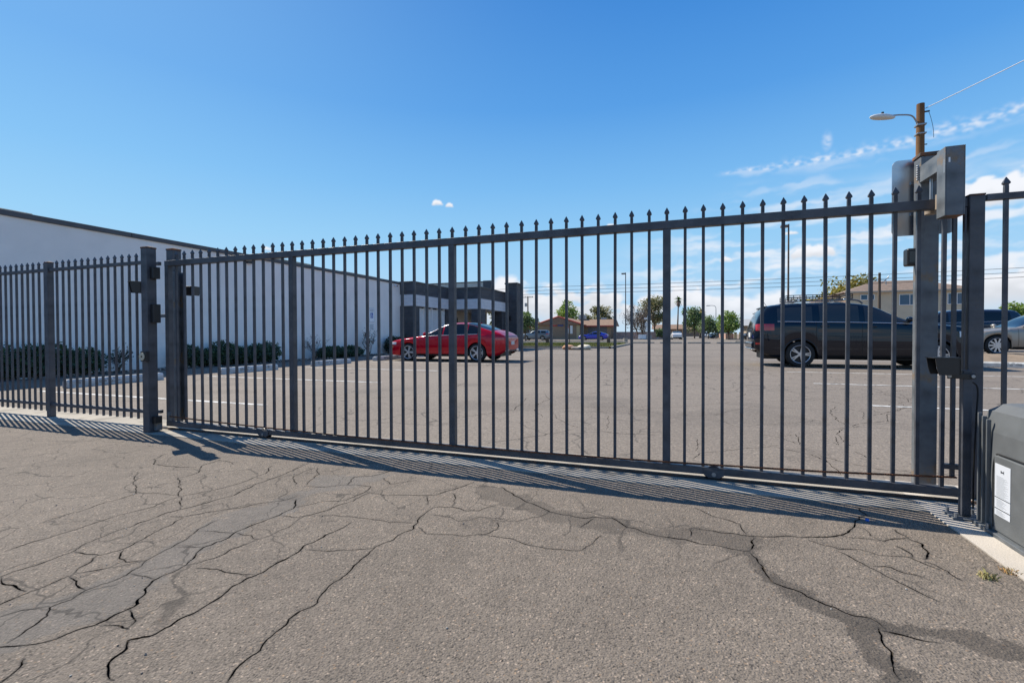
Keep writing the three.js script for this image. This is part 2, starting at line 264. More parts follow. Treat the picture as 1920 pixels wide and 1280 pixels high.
function crackHoles(list, box, seed) {
  const r = rng(seed), cells = new Map(), key = (x, z) => Math.floor(x / .03) + ',' + Math.floor(z / .03), holes = []; holes.trace = [];
  const near = (x, z, w) => { const cx = Math.floor(x / .03), cz = Math.floor(z / .03); for (let a = -1; a <= 1; a++) for (let b = -1; b <= 1; b++) for (const q of cells.get((cx + a) + ',' + (cz + b)) || []) if (Math.hypot(q[0] - x, q[1] - z) < (q[2] + w) / 2 + .0045) return true; return false; };
  for (const c of list) {
    const w0 = c[0] * .85 / 1000, P = []; for (let i = 1; i < c.length; i += 2) P.push(V(c[i], 0, c[i + 1]));
    const line = []; const nz = r() * 1000;
    for (let i = 0; i + 1 < P.length; i++) { const L = P[i].distanceTo(P[i + 1]), n = Math.max(2, Math.round(L / .016)); for (let k = 0; k < n; k++) line.push(P[i].clone().lerp(P[i + 1], k / n)); }
    line.push(P[P.length - 1]);
    for (let i = 0; i < line.length; i++) {
      const t = V().subVectors(line[Math.min(line.length - 1, i + 2)], line[Math.max(0, i - 2)]).normalize();
      const s = (vn(i * .36 + nz, 3.3) - .5) * .022 + (vn(i * .8 + nz, 5.3) - .5) * .007 + (vn(i * .12 + nz, 8.8) - .5) * .03; line[i].nx = -t.z; line[i].nz = t.x; line[i].s = s; line[i].w = w0 * (.4 + .8 * vn(i * .3 + nz, 6.1) + (vn(i * .09 + nz, 1.1) > .85 ? .3 : 0));
    }
    let run = []; const mine = [];
    const make = (run) => {
      if (run.length < 5) return;
      const A = [], B = [];
      run.forEach((q, k) => { const e = Math.min(1, (k + .15) / 2.5, (run.length - 1 - k + .15) / 2.5), hw = q.w / 2 * e * (.65 + .7 * h2(k * 7 + (nz | 0), 5)), p = run[Math.max(0, k - 1)], n = run[Math.min(run.length - 1, k + 1)], l = Math.hypot(n.x - p.x, n.z - p.z) || 1, ax = -(n.z - p.z) / l * hw, az = (n.x - p.x) / l * hw; A.push(new THREE.Vector2(q.x + ax, q.z + az)); B.push(new THREE.Vector2(q.x - ax, q.z - az)); });
      const H = A.concat(B.reverse());
      if (!crosses(H, H)) { const b = new THREE.Box2().setFromPoints(H); if (!holes.some((o) => o.box.intersectsBox(b) && crosses(H, o))) { H.box = b; holes.push(H); for (const q of run) mine.push(q); return; } }
      const m = run.length >> 1; make(run.slice(0, m)); make(run.slice(m + 1));
    };
    const flush = () => { make(run); run = []; };
    for (const q of line) {
      const x = q.x + q.nx * q.s, z = q.z + q.nz * q.s; holes.trace.push([x, z, q.w]);
      if (x < box[0] + .012 || x > box[1] - .012 || z < box[2] + .012 || z > box[3] - .012 || near(x, z, q.w)) { flush(); continue; }
      run.push({ x, z, nx: q.nx, nz: q.nz, w: q.w });
    }
    flush();
    for (const q of mine) { const k = key(q.x, q.z); if (!cells.has(k)) cells.set(k, []); cells.get(k).push([q.x, q.z, q.w]); }
  }
  return holes;
}
function crackedSheet(box, holes, y) {
  const [x0, x1, z0, z1] = box, ring = []; const n = 24;
  for (let i = 0; i < n; i++) ring.push(new THREE.Vector2(lerp(x0, x1, i / n), z0)); for (let i = 0; i < n; i++) ring.push(new THREE.Vector2(x1, lerp(z0, z1, i / n)));
  for (let i = 0; i < n; i++) ring.push(new THREE.Vector2(lerp(x1, x0, i / n), z1)); for (let i = 0; i < n; i++) ring.push(new THREE.Vector2(x0, lerp(z1, z0, i / n)));
  const all = ring.concat(...holes), faces = THREE.ShapeUtils.triangulateShape(ring, holes), pos = new Float32Array(all.length * 3), nor = new Float32Array(all.length * 3), uv = new Float32Array(all.length * 2), idx = [];
  all.forEach((p, i) => { pos.set([p.x, y, p.y], i * 3); nor.set([0, 1, 0], i * 3); uv.set([p.x, p.y], i * 2); });
  for (const f of faces) { const a = all[f[0]], b = all[f[1]], c = all[f[2]]; ((b.x - a.x) * (c.y - a.y) - (b.y - a.y) * (c.x - a.x) > 0) ? idx.push(f[0], f[2], f[1]) : idx.push(f[0], f[1], f[2]); }
  const g = new THREE.BufferGeometry(); g.setAttribute('position', new THREE.BufferAttribute(pos, 3)); g.setAttribute('normal', new THREE.BufferAttribute(nor, 3)); g.setAttribute('uv', new THREE.BufferAttribute(uv, 2)); g.setIndex(idx); return g;
}
// areas of old sealer and tar that lie on the asphalt: kind, then x, z round the outline
const seals = [[1, -2.33, -.98, -2.25, -1.08, -2.22, -1.23, -2.25, -1.41, -2.29, -1.62, -2.38, -1.85, -2.38, -2.01, -2.31, -2.25, -2.29, -2.45, -2.43, -2.67, -2.18, -2.76, -2.08, -2.9, -1.98, -2.9, -1.96, -2.68, -2.06, -2.56, -2.18, -2.38, -2.16, -2.23, -2.08, -2.08, -2.12, -1.88, -2.11, -1.66, -2.08, -1.53, -2.04, -1.44, -2.02, -1.33, -1.91, -1.22, -1.92, -1.15, -1.9, -1.07, -1.96, -.95, -2.05, -.7, -2.4, -.7],
  [2, -1.27, -2.88, -1.11, -2.89, -.84, -2.7, -.68, -2.63, -.35, -2.6, -.17, -2.53, .06, -2.6, .33, -2.61, .34, -2.5, .31, -2.38, .21, -2.37, .11, -2.4, .02, -2.42, -.11, -2.41, -.28, -2.41, -.49, -2.4, -.69, -2.48, -.86, -2.57, -1.06, -2.62, -1.16, -2.63],
  [3, .31, -2.43, .33, -2.38, .36, -2.19, .43, -2.11, .52, -2.05, .59, -2.02, .65, -2.01, .68, -1.96, .73, -1.95, .81, -1.95, 1, -1.97, 1, -1.88, .78, -1.88, .73, -1.87, .66, -1.86, .64, -1.82, .62, -1.73, .62, -1.64, .64, -1.4, .52, -1.4, .54, -1.62, .54, -1.7, .55, -1.85, .53, -1.94, .45, -1.96, .39, -2.02, .32, -2.11, .31, -2.22, .28, -2.31]];
function sealMask(box, w, h) {
  const m = new Uint8Array(w * h);
  for (const s of seals) { const P = []; for (let i = 1; i < s.length; i += 2) P.push([(s[i] - box[0]) / (box[1] - box[0]) * w, (s[i + 1] - box[2]) / (box[3] - box[2]) * h]);
    for (let j = 0; j < h; j++) { const xs = []; for (let i = 0; i < P.length; i++) { const a = P[i], b = P[(i + 1) % P.length]; if ((a[1] <= j) !== (b[1] <= j)) xs.push(a[0] + (j - a[1]) / (b[1] - a[1]) * (b[0] - a[0])); } xs.sort((a, b) => a - b); for (let k = 0; k + 1 < xs.length; k += 2) for (let i = Math.max(0, xs[k] | 0); i < Math.min(w, xs[k + 1]); i++) m[j * w + i] = s[0]; } }
  return m;
}
const ASPH = [.162, .133, .104];
function dirtAlong(trace, box, w, h) {                              // dirt caught in the cracks and on their crumbled lips, 0 to 1
  const m = new Float32Array(w * h), sx = (box[1] - box[0]) / w, sz = (box[3] - box[2]) / h;
  for (let n = 0; n + 1 < trace.length; n++) {
    const a = trace[n], b = trace[n + 1], L = Math.hypot(b[0] - a[0], b[1] - a[1]); if (L > .08) continue;
    for (let q = 0; q < 8; q++) {
      const x = lerp(a[0], b[0], q / 8), z = lerp(a[1], b[1], q / 8), hw = a[2] * .5 + .0015, R = hw + .014 * (.4 + vn(x * 20, z * 20)), ci = (x - box[0]) / sx, cj = (z - box[2]) / sz, ri = Math.ceil(R / sx), rj = Math.ceil(R / sz);
      for (let j = Math.max(0, Math.floor(cj - rj)); j <= Math.min(h - 1, cj + rj); j++) for (let i = Math.max(0, Math.floor(ci - ri)); i <= Math.min(w - 1, ci + ri); i++) { const d = Math.hypot((i + .5 - ci) * sx, (j + .5 - cj) * sz), v = d < hw ? 1 : d < R ? .3 * (1 - (d - hw) / (R - hw)) * (.4 + 1.2 * h2(i, j + 3)) : 0; if (v > m[j * w + i]) m[j * w + i] = v; }
    }
  }
  return m;
}
function web(x, z) {                                                  // distance to the nearest edge of a net of irregular plates, in metres
  const C = .3, wx = x + (vn(x * 9, z * 9) - .5) * .09 + (vn(x * 40, z * 40) - .5) * .02, wz = z + (vn(x * 9 + 31, z * 9) - .5) * .09 + (vn(x * 40, z * 40 + 11) - .5) * .02, gx = Math.floor(wx / C), gz = Math.floor(wz / (C * 1.7)); let d1 = 9, d2 = 9;
  for (let a = -1; a <= 1; a++) for (let b = -1; b <= 1; b++) { const px = (gx + a + h2(gx + a, gz + b + 900)) * C, pz = (gz + b + h2(gx + a + 500, gz + b)) * C * 1.7, d = Math.hypot(px - wx, (pz - wz) * .8); if (d < d1) { d2 = d1; d1 = d; } else if (d < d2) d2 = d; }
  return (d2 - d1) / 2;
}
function asphaltTex(box, w, h, trace) {
  const dirt = dirtAlong(trace, box, w, h);
  const mask = sealMask(box, w, h), sx = (box[1] - box[0]) / w, sz = (box[3] - box[2]) / h;
  return tex(w, h, (i, j, o) => {
    const x = box[0] + (i + .5) * sx, z = box[2] + (j + .5) * sz;
    const big = fbm(x * .7, z * .7, 3) - .5, mid = fbm(x * 5, z * 5, 3) - .5, wear = vn(x * 22, z * 22) - .5;
    const wob = (vn(x * 30, z * 30) - .5) * .05 + (vn(x * 9, z * 9) - .5) * .09 + (h2(i, j + 77) - .5) * .02, wob2 = (vn(x * 30 + 50, z * 30) - .5) * .05 + (vn(x * 9 + 20, z * 9) - .5) * .09 + (h2(i + 31, j) - .5) * .02;
    const mi = clamp(Math.round(i + wob / sx), 0, w - 1), mj = clamp(Math.round(j + wob2 / sz), 0, h - 1), s = mask[mj * w + mi];
    // stones of the mix, 4 to 9 mm, some pale, some dark
    const cx = Math.floor(x / .0085), cz = Math.floor(z / .0085), st = h2(cx, cz), ox = (h2(cx + 91, cz) - .5) * .5, oz = (h2(cx, cz + 57) - .5) * .5, dd = Math.hypot(x / .0085 - cx - .5 - ox, z / .0085 - cz - .5 - oz);
    let grain = (h2(i + 7, j) - .5) * .42 + (vn(x * 240, z * 240) - .5) * .6; const stone = dd < .42 ? 1 : 0;
    let k = 1 + big * .3 + mid * .22 + wear * .16, wr = 1, wg = 1, wb = 1;
    if (stone) { if (st > .955) { grain += .95; wr = 1.05; wb = .97; } else if (st > .87) grain += .28; else if (st < .12) grain -= .45; if (st > .925 && st < .94) { wr = 1.18; wb = .82; } }
    if (s === 1) { grain *= .55; k *= .95; wr *= .95; wb *= 1.07; } else if (s === 2) { grain *= .6; k *= .68; } else if (s === 3) { grain *= .7; k *= .44 + .18 * vn(x * 14, z * 14); }
    const spot = vn(x * 3.1 + 9, z * 3.1); if (spot > .86) k *= 1 - (spot - .86) * 1.6;
    k *= 1 + grain;
    // hair cracks full of dirt, where the surface has broken into plates
    const zone = sstep(.42, .56, fbm(x * .55 + 4, z * .55 + 2, 2) + (x < -1.6 ? .1 : .02)) * sstep(0, .25, Math.max(-2.1 - z, -1.55 - x)); let dk = dirt[j * w + i];
    if (zone > .02) { const e = web(x, z), hw = .0016 + .0016 * vn(x * 7, z * 7); if (e < hw * 2.2 && vn(x * 3.3 + 8, z * 3.3) < .45 + .45 * zone) dk = Math.max(dk, zone * .8 * sstep(hw * 2.2, hw * .7, e)); }
    if (dk > 0) { const t = dk * .8; k = lerp(k, .2, t); }
    o[0] = S(ASPH[0] * k * wr); o[1] = S(ASPH[1] * k * wg); o[2] = S(ASPH[2] * k * wb);
  }, true);
}
const bumpAsphalt = tex(1024, 1024, (i, j, o) => { o[0] = o[1] = o[2] = clamp(.5 * vn(i / 6, j / 6) * (i < 1018 && j < 1018 ? 1 : .9) + .3 * vn(i / 13, j / 13) + .25 * h2(i, j) * .8); }, false, 1 / 1.1);
const frontBoxes = [[-8.2, -2.75, -3.25, -.3], [-2.75, 2.4, -3.25, -.3]];
frontBoxes.forEach((b, k) => {
  const cut = k === 1 ? [b[0], 1.3, b[2], b[3]] : b, holes = crackHoles(cracks, cut, 11 + k), t = asphaltTex(b, 2048, 1024, holes.trace); t.wrapS = t.wrapT = THREE.ClampToEdgeWrapping;
  t.repeat.set(1 / (b[1] - b[0]), 1 / (b[3] - b[2])); t.offset.set(-b[0] / (b[1] - b[0]), -b[2] / (b[3] - b[2]));
  const m = std({ map: t, roughness: .93, bumpMap: withRep(bumpAsphalt, 1 / .8), bumpScale: .006 });
  if (k === 1) {                                                     // the operator's pad takes the corner
    struct('driveway', merge([crackedSheet(cut, holes, 0), crackedSheet([1.3, b[1], -1.95, b[3]], [], 0)]), m);
  } else struct('driveway', crackedSheet(b, holes, 0), m);
});
const lotMap = tex(2048, 2048, (i, j, o) => {
  const u = i / 2048, v = j / 2048, x = u * 16, z = v * 16, n = fbm(u * 9, v * 9, 5, 9) - .5, big = fbm(u * 3, v * 3, 3, 3) - .5, f = vn(i / 2.2, j / 2.2) - .5, g = h2(i, j) - .5; let k = 1 + .26 * n + .3 * big + .36 * f + .24 * g;
  const st = h2(i >> 1, (j >> 1) + 5); if (st > .985) k += .5; if (st < .01) k -= .35;
  const oil = fbm(u * 13 + .2, v * 13, 4, 13); if (oil > .66) k *= 1 - Math.min(.16, (oil - .66) * 2.5) * (.4 + h2(i, j + 9));
  const zone = sstep(.44, .56, fbm(u * 5 + .7, v * 5, 3, 5)); if (zone > .02) { const e = web(x * .62, z * .62) / .62; if (e < .011) k = lerp(k, .38, zone * .85 * sstep(.011, .003, e)); }
  o[0] = S(.182 * k); o[1] = S(.152 * k); o[2] = S(.123 * k);
}, true, 1 / 16);
M.lot = std({ map: lotMap, roughness: .93, bumpMap: withRep(bumpAsphalt, 1 / 1.7), bumpScale: .006 });
const lotBox = [-14.3, 32, -52.6, -3.87];
struct('parking_lot', crackedSheet(lotBox, crackHoles(lotCracks, lotBox, 13), 0), M.lot);
struct('driveway', merge([quadSheet(-40, -8.2, -3.25, 30, 0), quadSheet(2.4, 40, -2.2, 30, 0), quadSheet(-8.2, 2.4, -.3, 30, 0)]), M.lot);
console.log('asphalt done');
// concrete beam that carries the gate, with the pad of the operator
struct('concrete_strip', bx(-16, 1.3, -.15, .006, -3.868, -3.252), M.concrete);
struct('concrete_pad', merge([bx(1.301, 2.398, -.15, .006, -3.868, -1.952), bx(2.398, 30, -.15, .006, -3.868, -2.202)]), M.pad);
// painted stall lines
const lineMap = tex(512, 512, (i, j, o) => { const n = fbm(i / 512 * 20, j / 512 * 20, 4, 20), worn = sstep(.56, .66, n), k = (1 - .55 * worn) * (.9 + .15 * h2(i, j)); o[0] = S(.56 * k); o[1] = S(.55 * k); o[2] = S(.52 * k); }, true);
M.line = std({ map: withRep(lineMap, .7), roughness: .8 });
for (let k = 0; k < 13; k++) struct('parking_line', quadSheet(-10.9, -5.6 - .3 * (k % 3), -5.2 - 3.2 * k, -5.1 - 3.2 * k, .004), M.line);
for (let k = 0; k < 5; k++) struct('parking_line', quadSheet(2.47, 7.4, -7.85 - 3.1 * k, -7.75 - 3.1 * k, .004), M.line);

// ------------------------------------------------------------------ planting bed and wheel stops along the white wall
struct('planting_bed', quadSheet(-14.93, -14.0, -40, -3.87, .012), std({ map: withRep(tint([.105, .085, .07], .4, 5, 12, 512), .7), roughness: 1, bumpMap: withRep(bumpFine, 1.2), bumpScale: .02 }));
function wheelStop(x, z, len, label, group, turn = 0) {
  const s = new THREE.Shape(); s.moveTo(-.085, 0); s.lineTo(.085, 0); s.lineTo(.075, .1); s.lineTo(.045, .135); s.lineTo(-.045, .135); s.lineTo(-.075, .1); s.closePath();
  const g = uvm(new THREE.ExtrudeGeometry(s, { depth: len - .06, bevelEnabled: true, bevelSize: .012, bevelThickness: .03, bevelSegments: 2 }).translate(0, .012, -(len - .06) / 2));
  const o = thing('wheel_stop', label, 'wheel stop', [x, 0, z], turn, group); part(o, 'block', g, M.stop);
  for (const e of [-1, 1]) part(o, 'anchor_pin', new THREE.CylinderGeometry(.014, .014, .02, 8).translate(0, .152, e * len * .32), M.rust);
  return o;
}
for (let k = 0; k < 7; k++) wheelStop(-11.1, -6.5 - 3.22 * k, 1.78, 'weathered white concrete wheel stop facing the white wall', 'wheel stops along the white wall');

// ------------------------------------------------------------------ fence and sliding gate
const PITCH = .1196, PK = .0195;
function picketGeo(y0, y1, tip) {                                     // square tube with a pressed spear point
  const g = [uvm(new THREE.BoxGeometry(PK, y1 - y0 - .058, PK).translate(0, (y0 + y1 - .058) / 2, 0))];
  const a = y1 - .058, w = PK / 2, W2 = w * 1.75;
  const ring = (y, s, t = s) => [[-s, y, -t], [s, y, -t], [s, y, t], [-s, y, t]];
  const L = [ring(a, w), ring(a + .012, w * .92), ring(a + .02, W2, w * 1.15), ring(a + .028, W2 * .92, w * 1.05), ring(y1, .0016)];
  const pos = []; for (let k = 0; k + 1 < L.length; k++) for (let i = 0; i < 4; i++) { const A = L[k][i], B = L[k][(i + 1) % 4], C = L[k + 1][(i + 1) % 4], D = L[k + 1][i]; pos.push(...A, ...C, ...B, ...A, ...D, ...C); }
  const t = new THREE.BufferGeometry(); t.setAttribute('position', new THREE.Float32BufferAttribute(pos, 3)); t.computeVertexNormals(); t.setAttribute('uv', new THREE.Float32BufferAttribute(new Float32Array(pos.length / 3 * 2), 2));
  g.push(uvm(t)); return merge(g);
}
function put(parent, name, geo, mat, x, y, z) { const m = part(parent, name, geo, mat); m.position.set(x, y, z); return m; }
function fence(x0, x1, z, postXs, picketsFrom, label) {
  const o = thing('picket_fence', label, 'fence', [0, 0, z]);
  part(o, 'top_rail', rbx(x0, x1, 1.785, 1.822, -.019, .019, .003), M.steel); part(o, 'bottom_rail', rbx(x0, x1, .143, .18, -.019, .019, .003), M.steel);
  for (const px of postXs) { const p = part(o, 'post', rbx(px - .032, px + .032, -.02, 1.885, -.032, .032, .004), M.steel); part(p, 'cap', merge([rbx(px - .035, px + .035, 1.885, 1.9, -.035, .035, .004), new THREE.ConeGeometry(.045, .014, 4).rotateY(Math.PI / 4).translate(px, 1.906, 0)]), M.rustCap); }
  const g = picketGeo(.075, 1.915); const r = rng(5);
  for (let x = picketsFrom; x < x1 - .02; x += PITCH) { if (x < x0 + .02 || postXs.some((p) => Math.abs(p - x) < .05)) continue; const m = put(o, 'picket', g, M.steel, x, (r() - .5) * .004, 0); m.rotation.z = (r() - .5) * .004; }
  return o;
}
fence(-14.85, -5.56, -3.55, [-14.8, -12.2, -9.75, -7.3], -5.712 - PITCH * 76, 'black steel picket fence with spear points running to the white wall');
const rf = fence(1.70, 9, -3.62, [4.1, 6.5, 8.9], 1.797, 'black steel picket fence with spear points behind the gate operator');
{ // the extra picket and stub that close the gap beside the tall post
  put(rf, 'picket', picketGeo(.12, 1.83), M.steel, 1.556, 0, 0); part(rf, 'stub_rail', bx(1.5, 1.61, .17, .2, -.015, .015), M.steel); part(rf, 'stub_rail', bx(1.5, 1.61, 1.76, 1.79, -.015, .015), M.steel);
}
const gate = thing('sliding_gate', 'long black steel sliding gate of spear topped pickets on two wheels', 'gate', [0, 0, -3.5]);
{
  const X0 = -5.15, X1 = 1.455;
  part(gate, 'top_rail', rbx(X0, X1, 1.73, 1.787, -.028, .028, .004), M.steel);
  part(gate, 'bottom_rail', rbx(X0, 1.53, .04, .09, -.028, .028, .004), M.steel);
  const g = picketGeo(.088, 1.882), sp = picketGeo(1.786, 1.882), r = rng(9);
  for (let k = -42; k <= 13; k++) {
    const x = -.101 + k * PITCH;
    if (k % 14 === 0) { part(gate, 'stile', rbx(x - .026, x + .026, .088, 1.732, -.026, .026, .004), M.steel); if (k > -42) put(gate, 'picket', sp, M.steel, x, 0, 0); }
    else { const m = put(gate, 'picket', g, M.steel, x, (r() - .5) * .003, 0); m.rotation.z = (r() - .5) * .003; }
  }
  // wheels in their forks
  for (const x of [-3.8, .205]) {
    const w = thing ? new THREE.Group() : 0; w.name = 'wheel_carriage'; w.position.set(x, 0, 0); gate.add(w);
    const fork = new THREE.Shape(); fork.moveTo(-.068, .066); fork.lineTo(.068, .066); fork.lineTo(.062, .026); fork.lineTo(.034, .012); fork.lineTo(-.034, .012); fork.lineTo(-.062, .026); fork.closePath();
    for (const s of [.0295, -.0355]) part(w, 'fork_plate', uvm(new THREE.ExtrudeGeometry(fork, { depth: .006, bevelEnabled: false }).translate(0, .012, s)), M.steel);
    const pr = [[.012, -.024], [.05, -.024], [.056, -.021], [.038, 0], [.056, .021], [.05, .024], [.012, .024]].map((q) => new THREE.Vector2(q[0], q[1]));
    part(w, 'grooved_wheel', new THREE.LatheGeometry(pr, 24).rotateX(Math.PI / 2).translate(0, .05, 0).translate(0, -.004, 0), M.black);
    part(w, 'axle_bolt', merge([new THREE.CylinderGeometry(.011, .011, .09, 6).rotateX(Math.PI / 2).translate(0, .046, 0), new THREE.CylinderGeometry(.014, .014, .004, 14).rotateX(Math.PI / 2).translate(0, .046, .038)]), M.galv);
  }
  part(gate, 'chain_bracket', rbx(-5.12, -5.06, .1, .19, .028, .036, .002), M.steelWorn);
}
// steel angle that the wheels run on
solo('gate_track', 'rusty steel angle track lying on concrete under the sliding gate', 'track', uvm(merge([new THREE.CylinderGeometry(.018, .018, 7.1, 3).rotateZ(Math.PI / 2).rotateX(Math.PI / 2).translate(-1.75, .008, -3.5), bx(-5.3, 1.8, .0065, .0095, -3.53, -3.47)])), M.rustCap);
// drive chain: real links, hanging a little between the gate's end and the operator
{
  const link = [], n = 520, xa = -5.06, xb = 1.5; const side = new THREE.BoxGeometry(.017, .0085, .0022), roll = new THREE.CylinderGeometry(.0042, .0042, .013, 6).rotateX(Math.PI / 2);
  for (let i = 0; i < n; i++) { const t = (i + .5) / n, x = lerp(xa, xb, t), y = .152 - .062 * 4 * t * (1 - t) * .9 + (t > .9 ? (t - .9) * .1 : 0), z = -3.447; for (const s of [-.006, .006]) link.push(side.clone().translate(x, y, z + s + (i % 2 ? .0022 * Math.sign(s) : 0))); link.push(roll.clone().translate(x + .006, y, z)); }
  solo('drive_chain', 'thin rusty roller chain stretched along the foot of the sliding gate', 'chain', merge(link), M.rust);
}
// receiver post at the closing end, with its hoods, lock and catches
{
  const o = thing('gate_post', 'square black receiver post with hooded sensor and round push plate', 'post', [-5.165, 0, -3.327]);
  part(o, 'tube', rbx(-.047, .047, -.02, 1.888, -.047, .047, .005), M.steel);
  part(o, 'cap', merge([rbx(-.05, .05, 1.888, 1.905, -.05, .05, .004), new THREE.ConeGeometry(.066, .014, 4).rotateY(Math.PI / 4).translate(0, 1.912, 0)]), M.rustCap);
  part(o, 'plate', rbx(.047, .085, .02, .1, -.06, .0, .003), M.steelWorn);
  for (const [y0, y1] of [[1.58, 1.70], [1.13, 1.32], [.1, .17]]) part(o, 'catch', rbx(.048, .1, y0, y1, -.05, .02, .004), M.black);
  const lock = part(o, 'lock_box', rbx(-.01, .075, .735, .84, .048, .085, .004), M.black);
  part(lock, 'push_plate', new THREE.CylinderGeometry(.04, .04, .006, 28).rotateX(Math.PI / 2).translate(.02, .787, .09), std({ color: lin(.52, .49, .38), roughness: .45, metalness: .4 }));
  part(lock, 'key_slot', new THREE.CylinderGeometry(.008, .008, .005, 12).rotateX(Math.PI / 2).translate(.02, .787, .094), M.rubber);
}
function sensorHood(name, label, pos, turn, glass, s = 1) {
  const o = thing(name, label, 'sensor', pos, turn); o.scale.setScalar(s);
  const sh = new THREE.Shape(); sh.moveTo(0, 0); sh.lineTo(.1, 0); sh.lineTo(.1, .085); sh.quadraticCurveTo(.095, .1, .08, .1); sh.lineTo(-.02, .1); sh.quadraticCurveTo(-.012, .03, 0, 0);
  for (const z of [-.05, .044]) part(o, 'side_shield', uvm(new THREE.ExtrudeGeometry(sh, { depth: .006, bevelEnabled: false }).translate(0, 0, z)), M.black);
  part(o, 'roof_shield', rbx(-.026, .1, .096, .103, -.052, .052, .002), M.black); part(o, 'back_plate', rbx(.092, .102, 0, .1, -.05, .05, .002), M.black);
  part(o, 'sensor_body', rbx(.03, .09, .012, .085, -.034, .034, .006), M.black);
  part(o, 'lens', new THREE.CylinderGeometry(.022, .024, .014, 18).rotateZ(Math.PI / 2).translate(.024, .045, 0), glass);
  return o;
}
const lensGlass = phy({ color: lin(.35, .38, .42), roughness: .12, clearcoat: 1, clearcoatRoughness: .05 });
sensorHood('photo_sensor', 'hooded black photo sensor fixed to the receiver post beside the fence', [-5.3, 1.44, -3.25], 1.15, lensGlass, 1.1);
sensorHood('photo_sensor', 'black hooded sensor behind the gate end, hung on the inner post', [-5.25, 1.45, -3.88], -1.3, lensGlass);
{
  const o = thing('inner_post', 'square black fence end post standing just behind the gate end', 'post', [-5.36, 0, -3.72]);
  part(o, 'tube', rbx(-.05, .05, -.02, 1.945, -.05, .05, .005), M.steel); part(o, 'cap', merge([rbx(-.053, .053, 1.945, 1.965, -.053, .053, .004), new THREE.ConeGeometry(.07, .014, 4).rotateY(Math.PI / 4).translate(0, 1.972, 0)]), M.rustCap);
  part(o, 'receiver_channel', merge([bx(.052, .058, .05, 1.7, -.03, .075), bx(.058, .13, .05, 1.7, .069, .075), bx(.058, .13, .05, 1.7, -.03, -.024)]), M.steelWorn);
  for (const y of [1.79, .16]) part(o, 'rail_stub', rbx(-.2, -.05, y - .019, y + .019, .1, .138, .003), M.steel);
  part(o, 'rail_bracket', rbx(-.2, -.03, 1.2, 1.235, .05, .08, .003), M.steelWorn);
}
// tall post with the roller arm
{
  const o = thing('gate_post', 'tall weathered steel post with roller arm over the gate top rail', 'post', [1.447, 0, -3.7]);
  part(o, 'tube', rbx(-.048, .048, -.02, 2.1, -.048, .048, .006), M.steelWorn);
  part(o, 'cap', merge([rbx(-.055, .055, 2.1, 2.122, -.055, .055, .004)]), M.rustCap);
  const arm = uvm(new THREE.BoxGeometry(.075, .1, .3)); arm.translate(-.018, 1.985, .19); part(o, 'roller_arm', arm, M.steelWorn);
  const weld = []; for (let i = 0; i < 7; i++) weld.push(new THREE.SphereGeometry(.008, 6, 5).scale(1, 1, .7).translate(-.064, 1.955 + i * .014, .05)); part(o, 'weld_bead', merge(weld), M.galv);
  for (const z of [.135, .265]) { part(o, 'guide_roller', new THREE.CylinderGeometry(.03, .03, .085, 18).translate(-.03, 1.76, z), std({ color: lin(.3, .24, .18), roughness: .6 })); part(o, 'roller_pin', new THREE.CylinderGeometry(.008, .008, .25, 8).translate(-.03, 1.87, z), M.galv); }
  part(o, 'hinge_pin', new THREE.CylinderGeometry(.009, .009, .075, 8).translate(-.072, 1.925, .40), M.galv);
}
{
  const o = thing('guide_housing', 'open steel box channel hung from the roller arm before the gate', 'housing', [1.405, 0, -3.335]);
  part(o, 'front_plate', rbx(-.03, .048, 1.65, 2.03, .04, .046, .002), M.steelWorn); part(o, 'side_plate', rbx(-.036, -.03, 1.65, 2.03, -.045, .046, .002), M.steelWorn); part(o, 'side_plate', rbx(.048, .054, 1.65, 2.03, -.045, .046, .002), M.steelWorn);
  part(o, 'bottom_plate', rbx(-.034, .052, 1.648, 1.656, -.043, .044, .002), M.rustCap); part(o, 'back_plate', rbx(-.03, .048, 1.65, 2.03, -.045, -.039, .002), M.steelWorn);
  part(o, 'keyhole_plate', new THREE.BoxGeometry(.008, .026, .003).translate(-.018, 1.955, .0475), M.white);
}
{
  const o = thing('fence_post', 'square steel fence end post with welded top stub beside the housing', 'post', [1.648, 0, -3.62]);
  part(o, 'tube', rbx(-.037, .037, -.02, 1.815, -.037, .037, .005), M.steel); part(o, 'cap', rbx(-.039, .039, 1.815, 1.825, -.039, .039, .003), M.rustCap); part(o, 'rail_stub', rbx(-.14, -.037, 1.755, 1.81, -.02, .02, .003), M.steel);
  part(o, 'corner_strip', rbx(-.055, -.047, .06, 1.75, .0, .03, .002), M.steel);
}
{
  const o = thing('photo_sensor', 'small rounded black sensor box on the flank of the tall post', 'sensor', [1.37, 1.48, -3.7]);
  part(o, 'case', rbx(-.03, .03, -.055, .055, -.035, .035, .012, 3), M.black); part(o, 'lens', rbx(-.02, .014, -.035, .035, .035, .0375, .001), phy({ color: lin(.02, .02, .022), roughness: .1 })); part(o, 'bracket', rbx(.028, .032, -.04, .04, -.02, .02, .001), M.steelWorn);
}
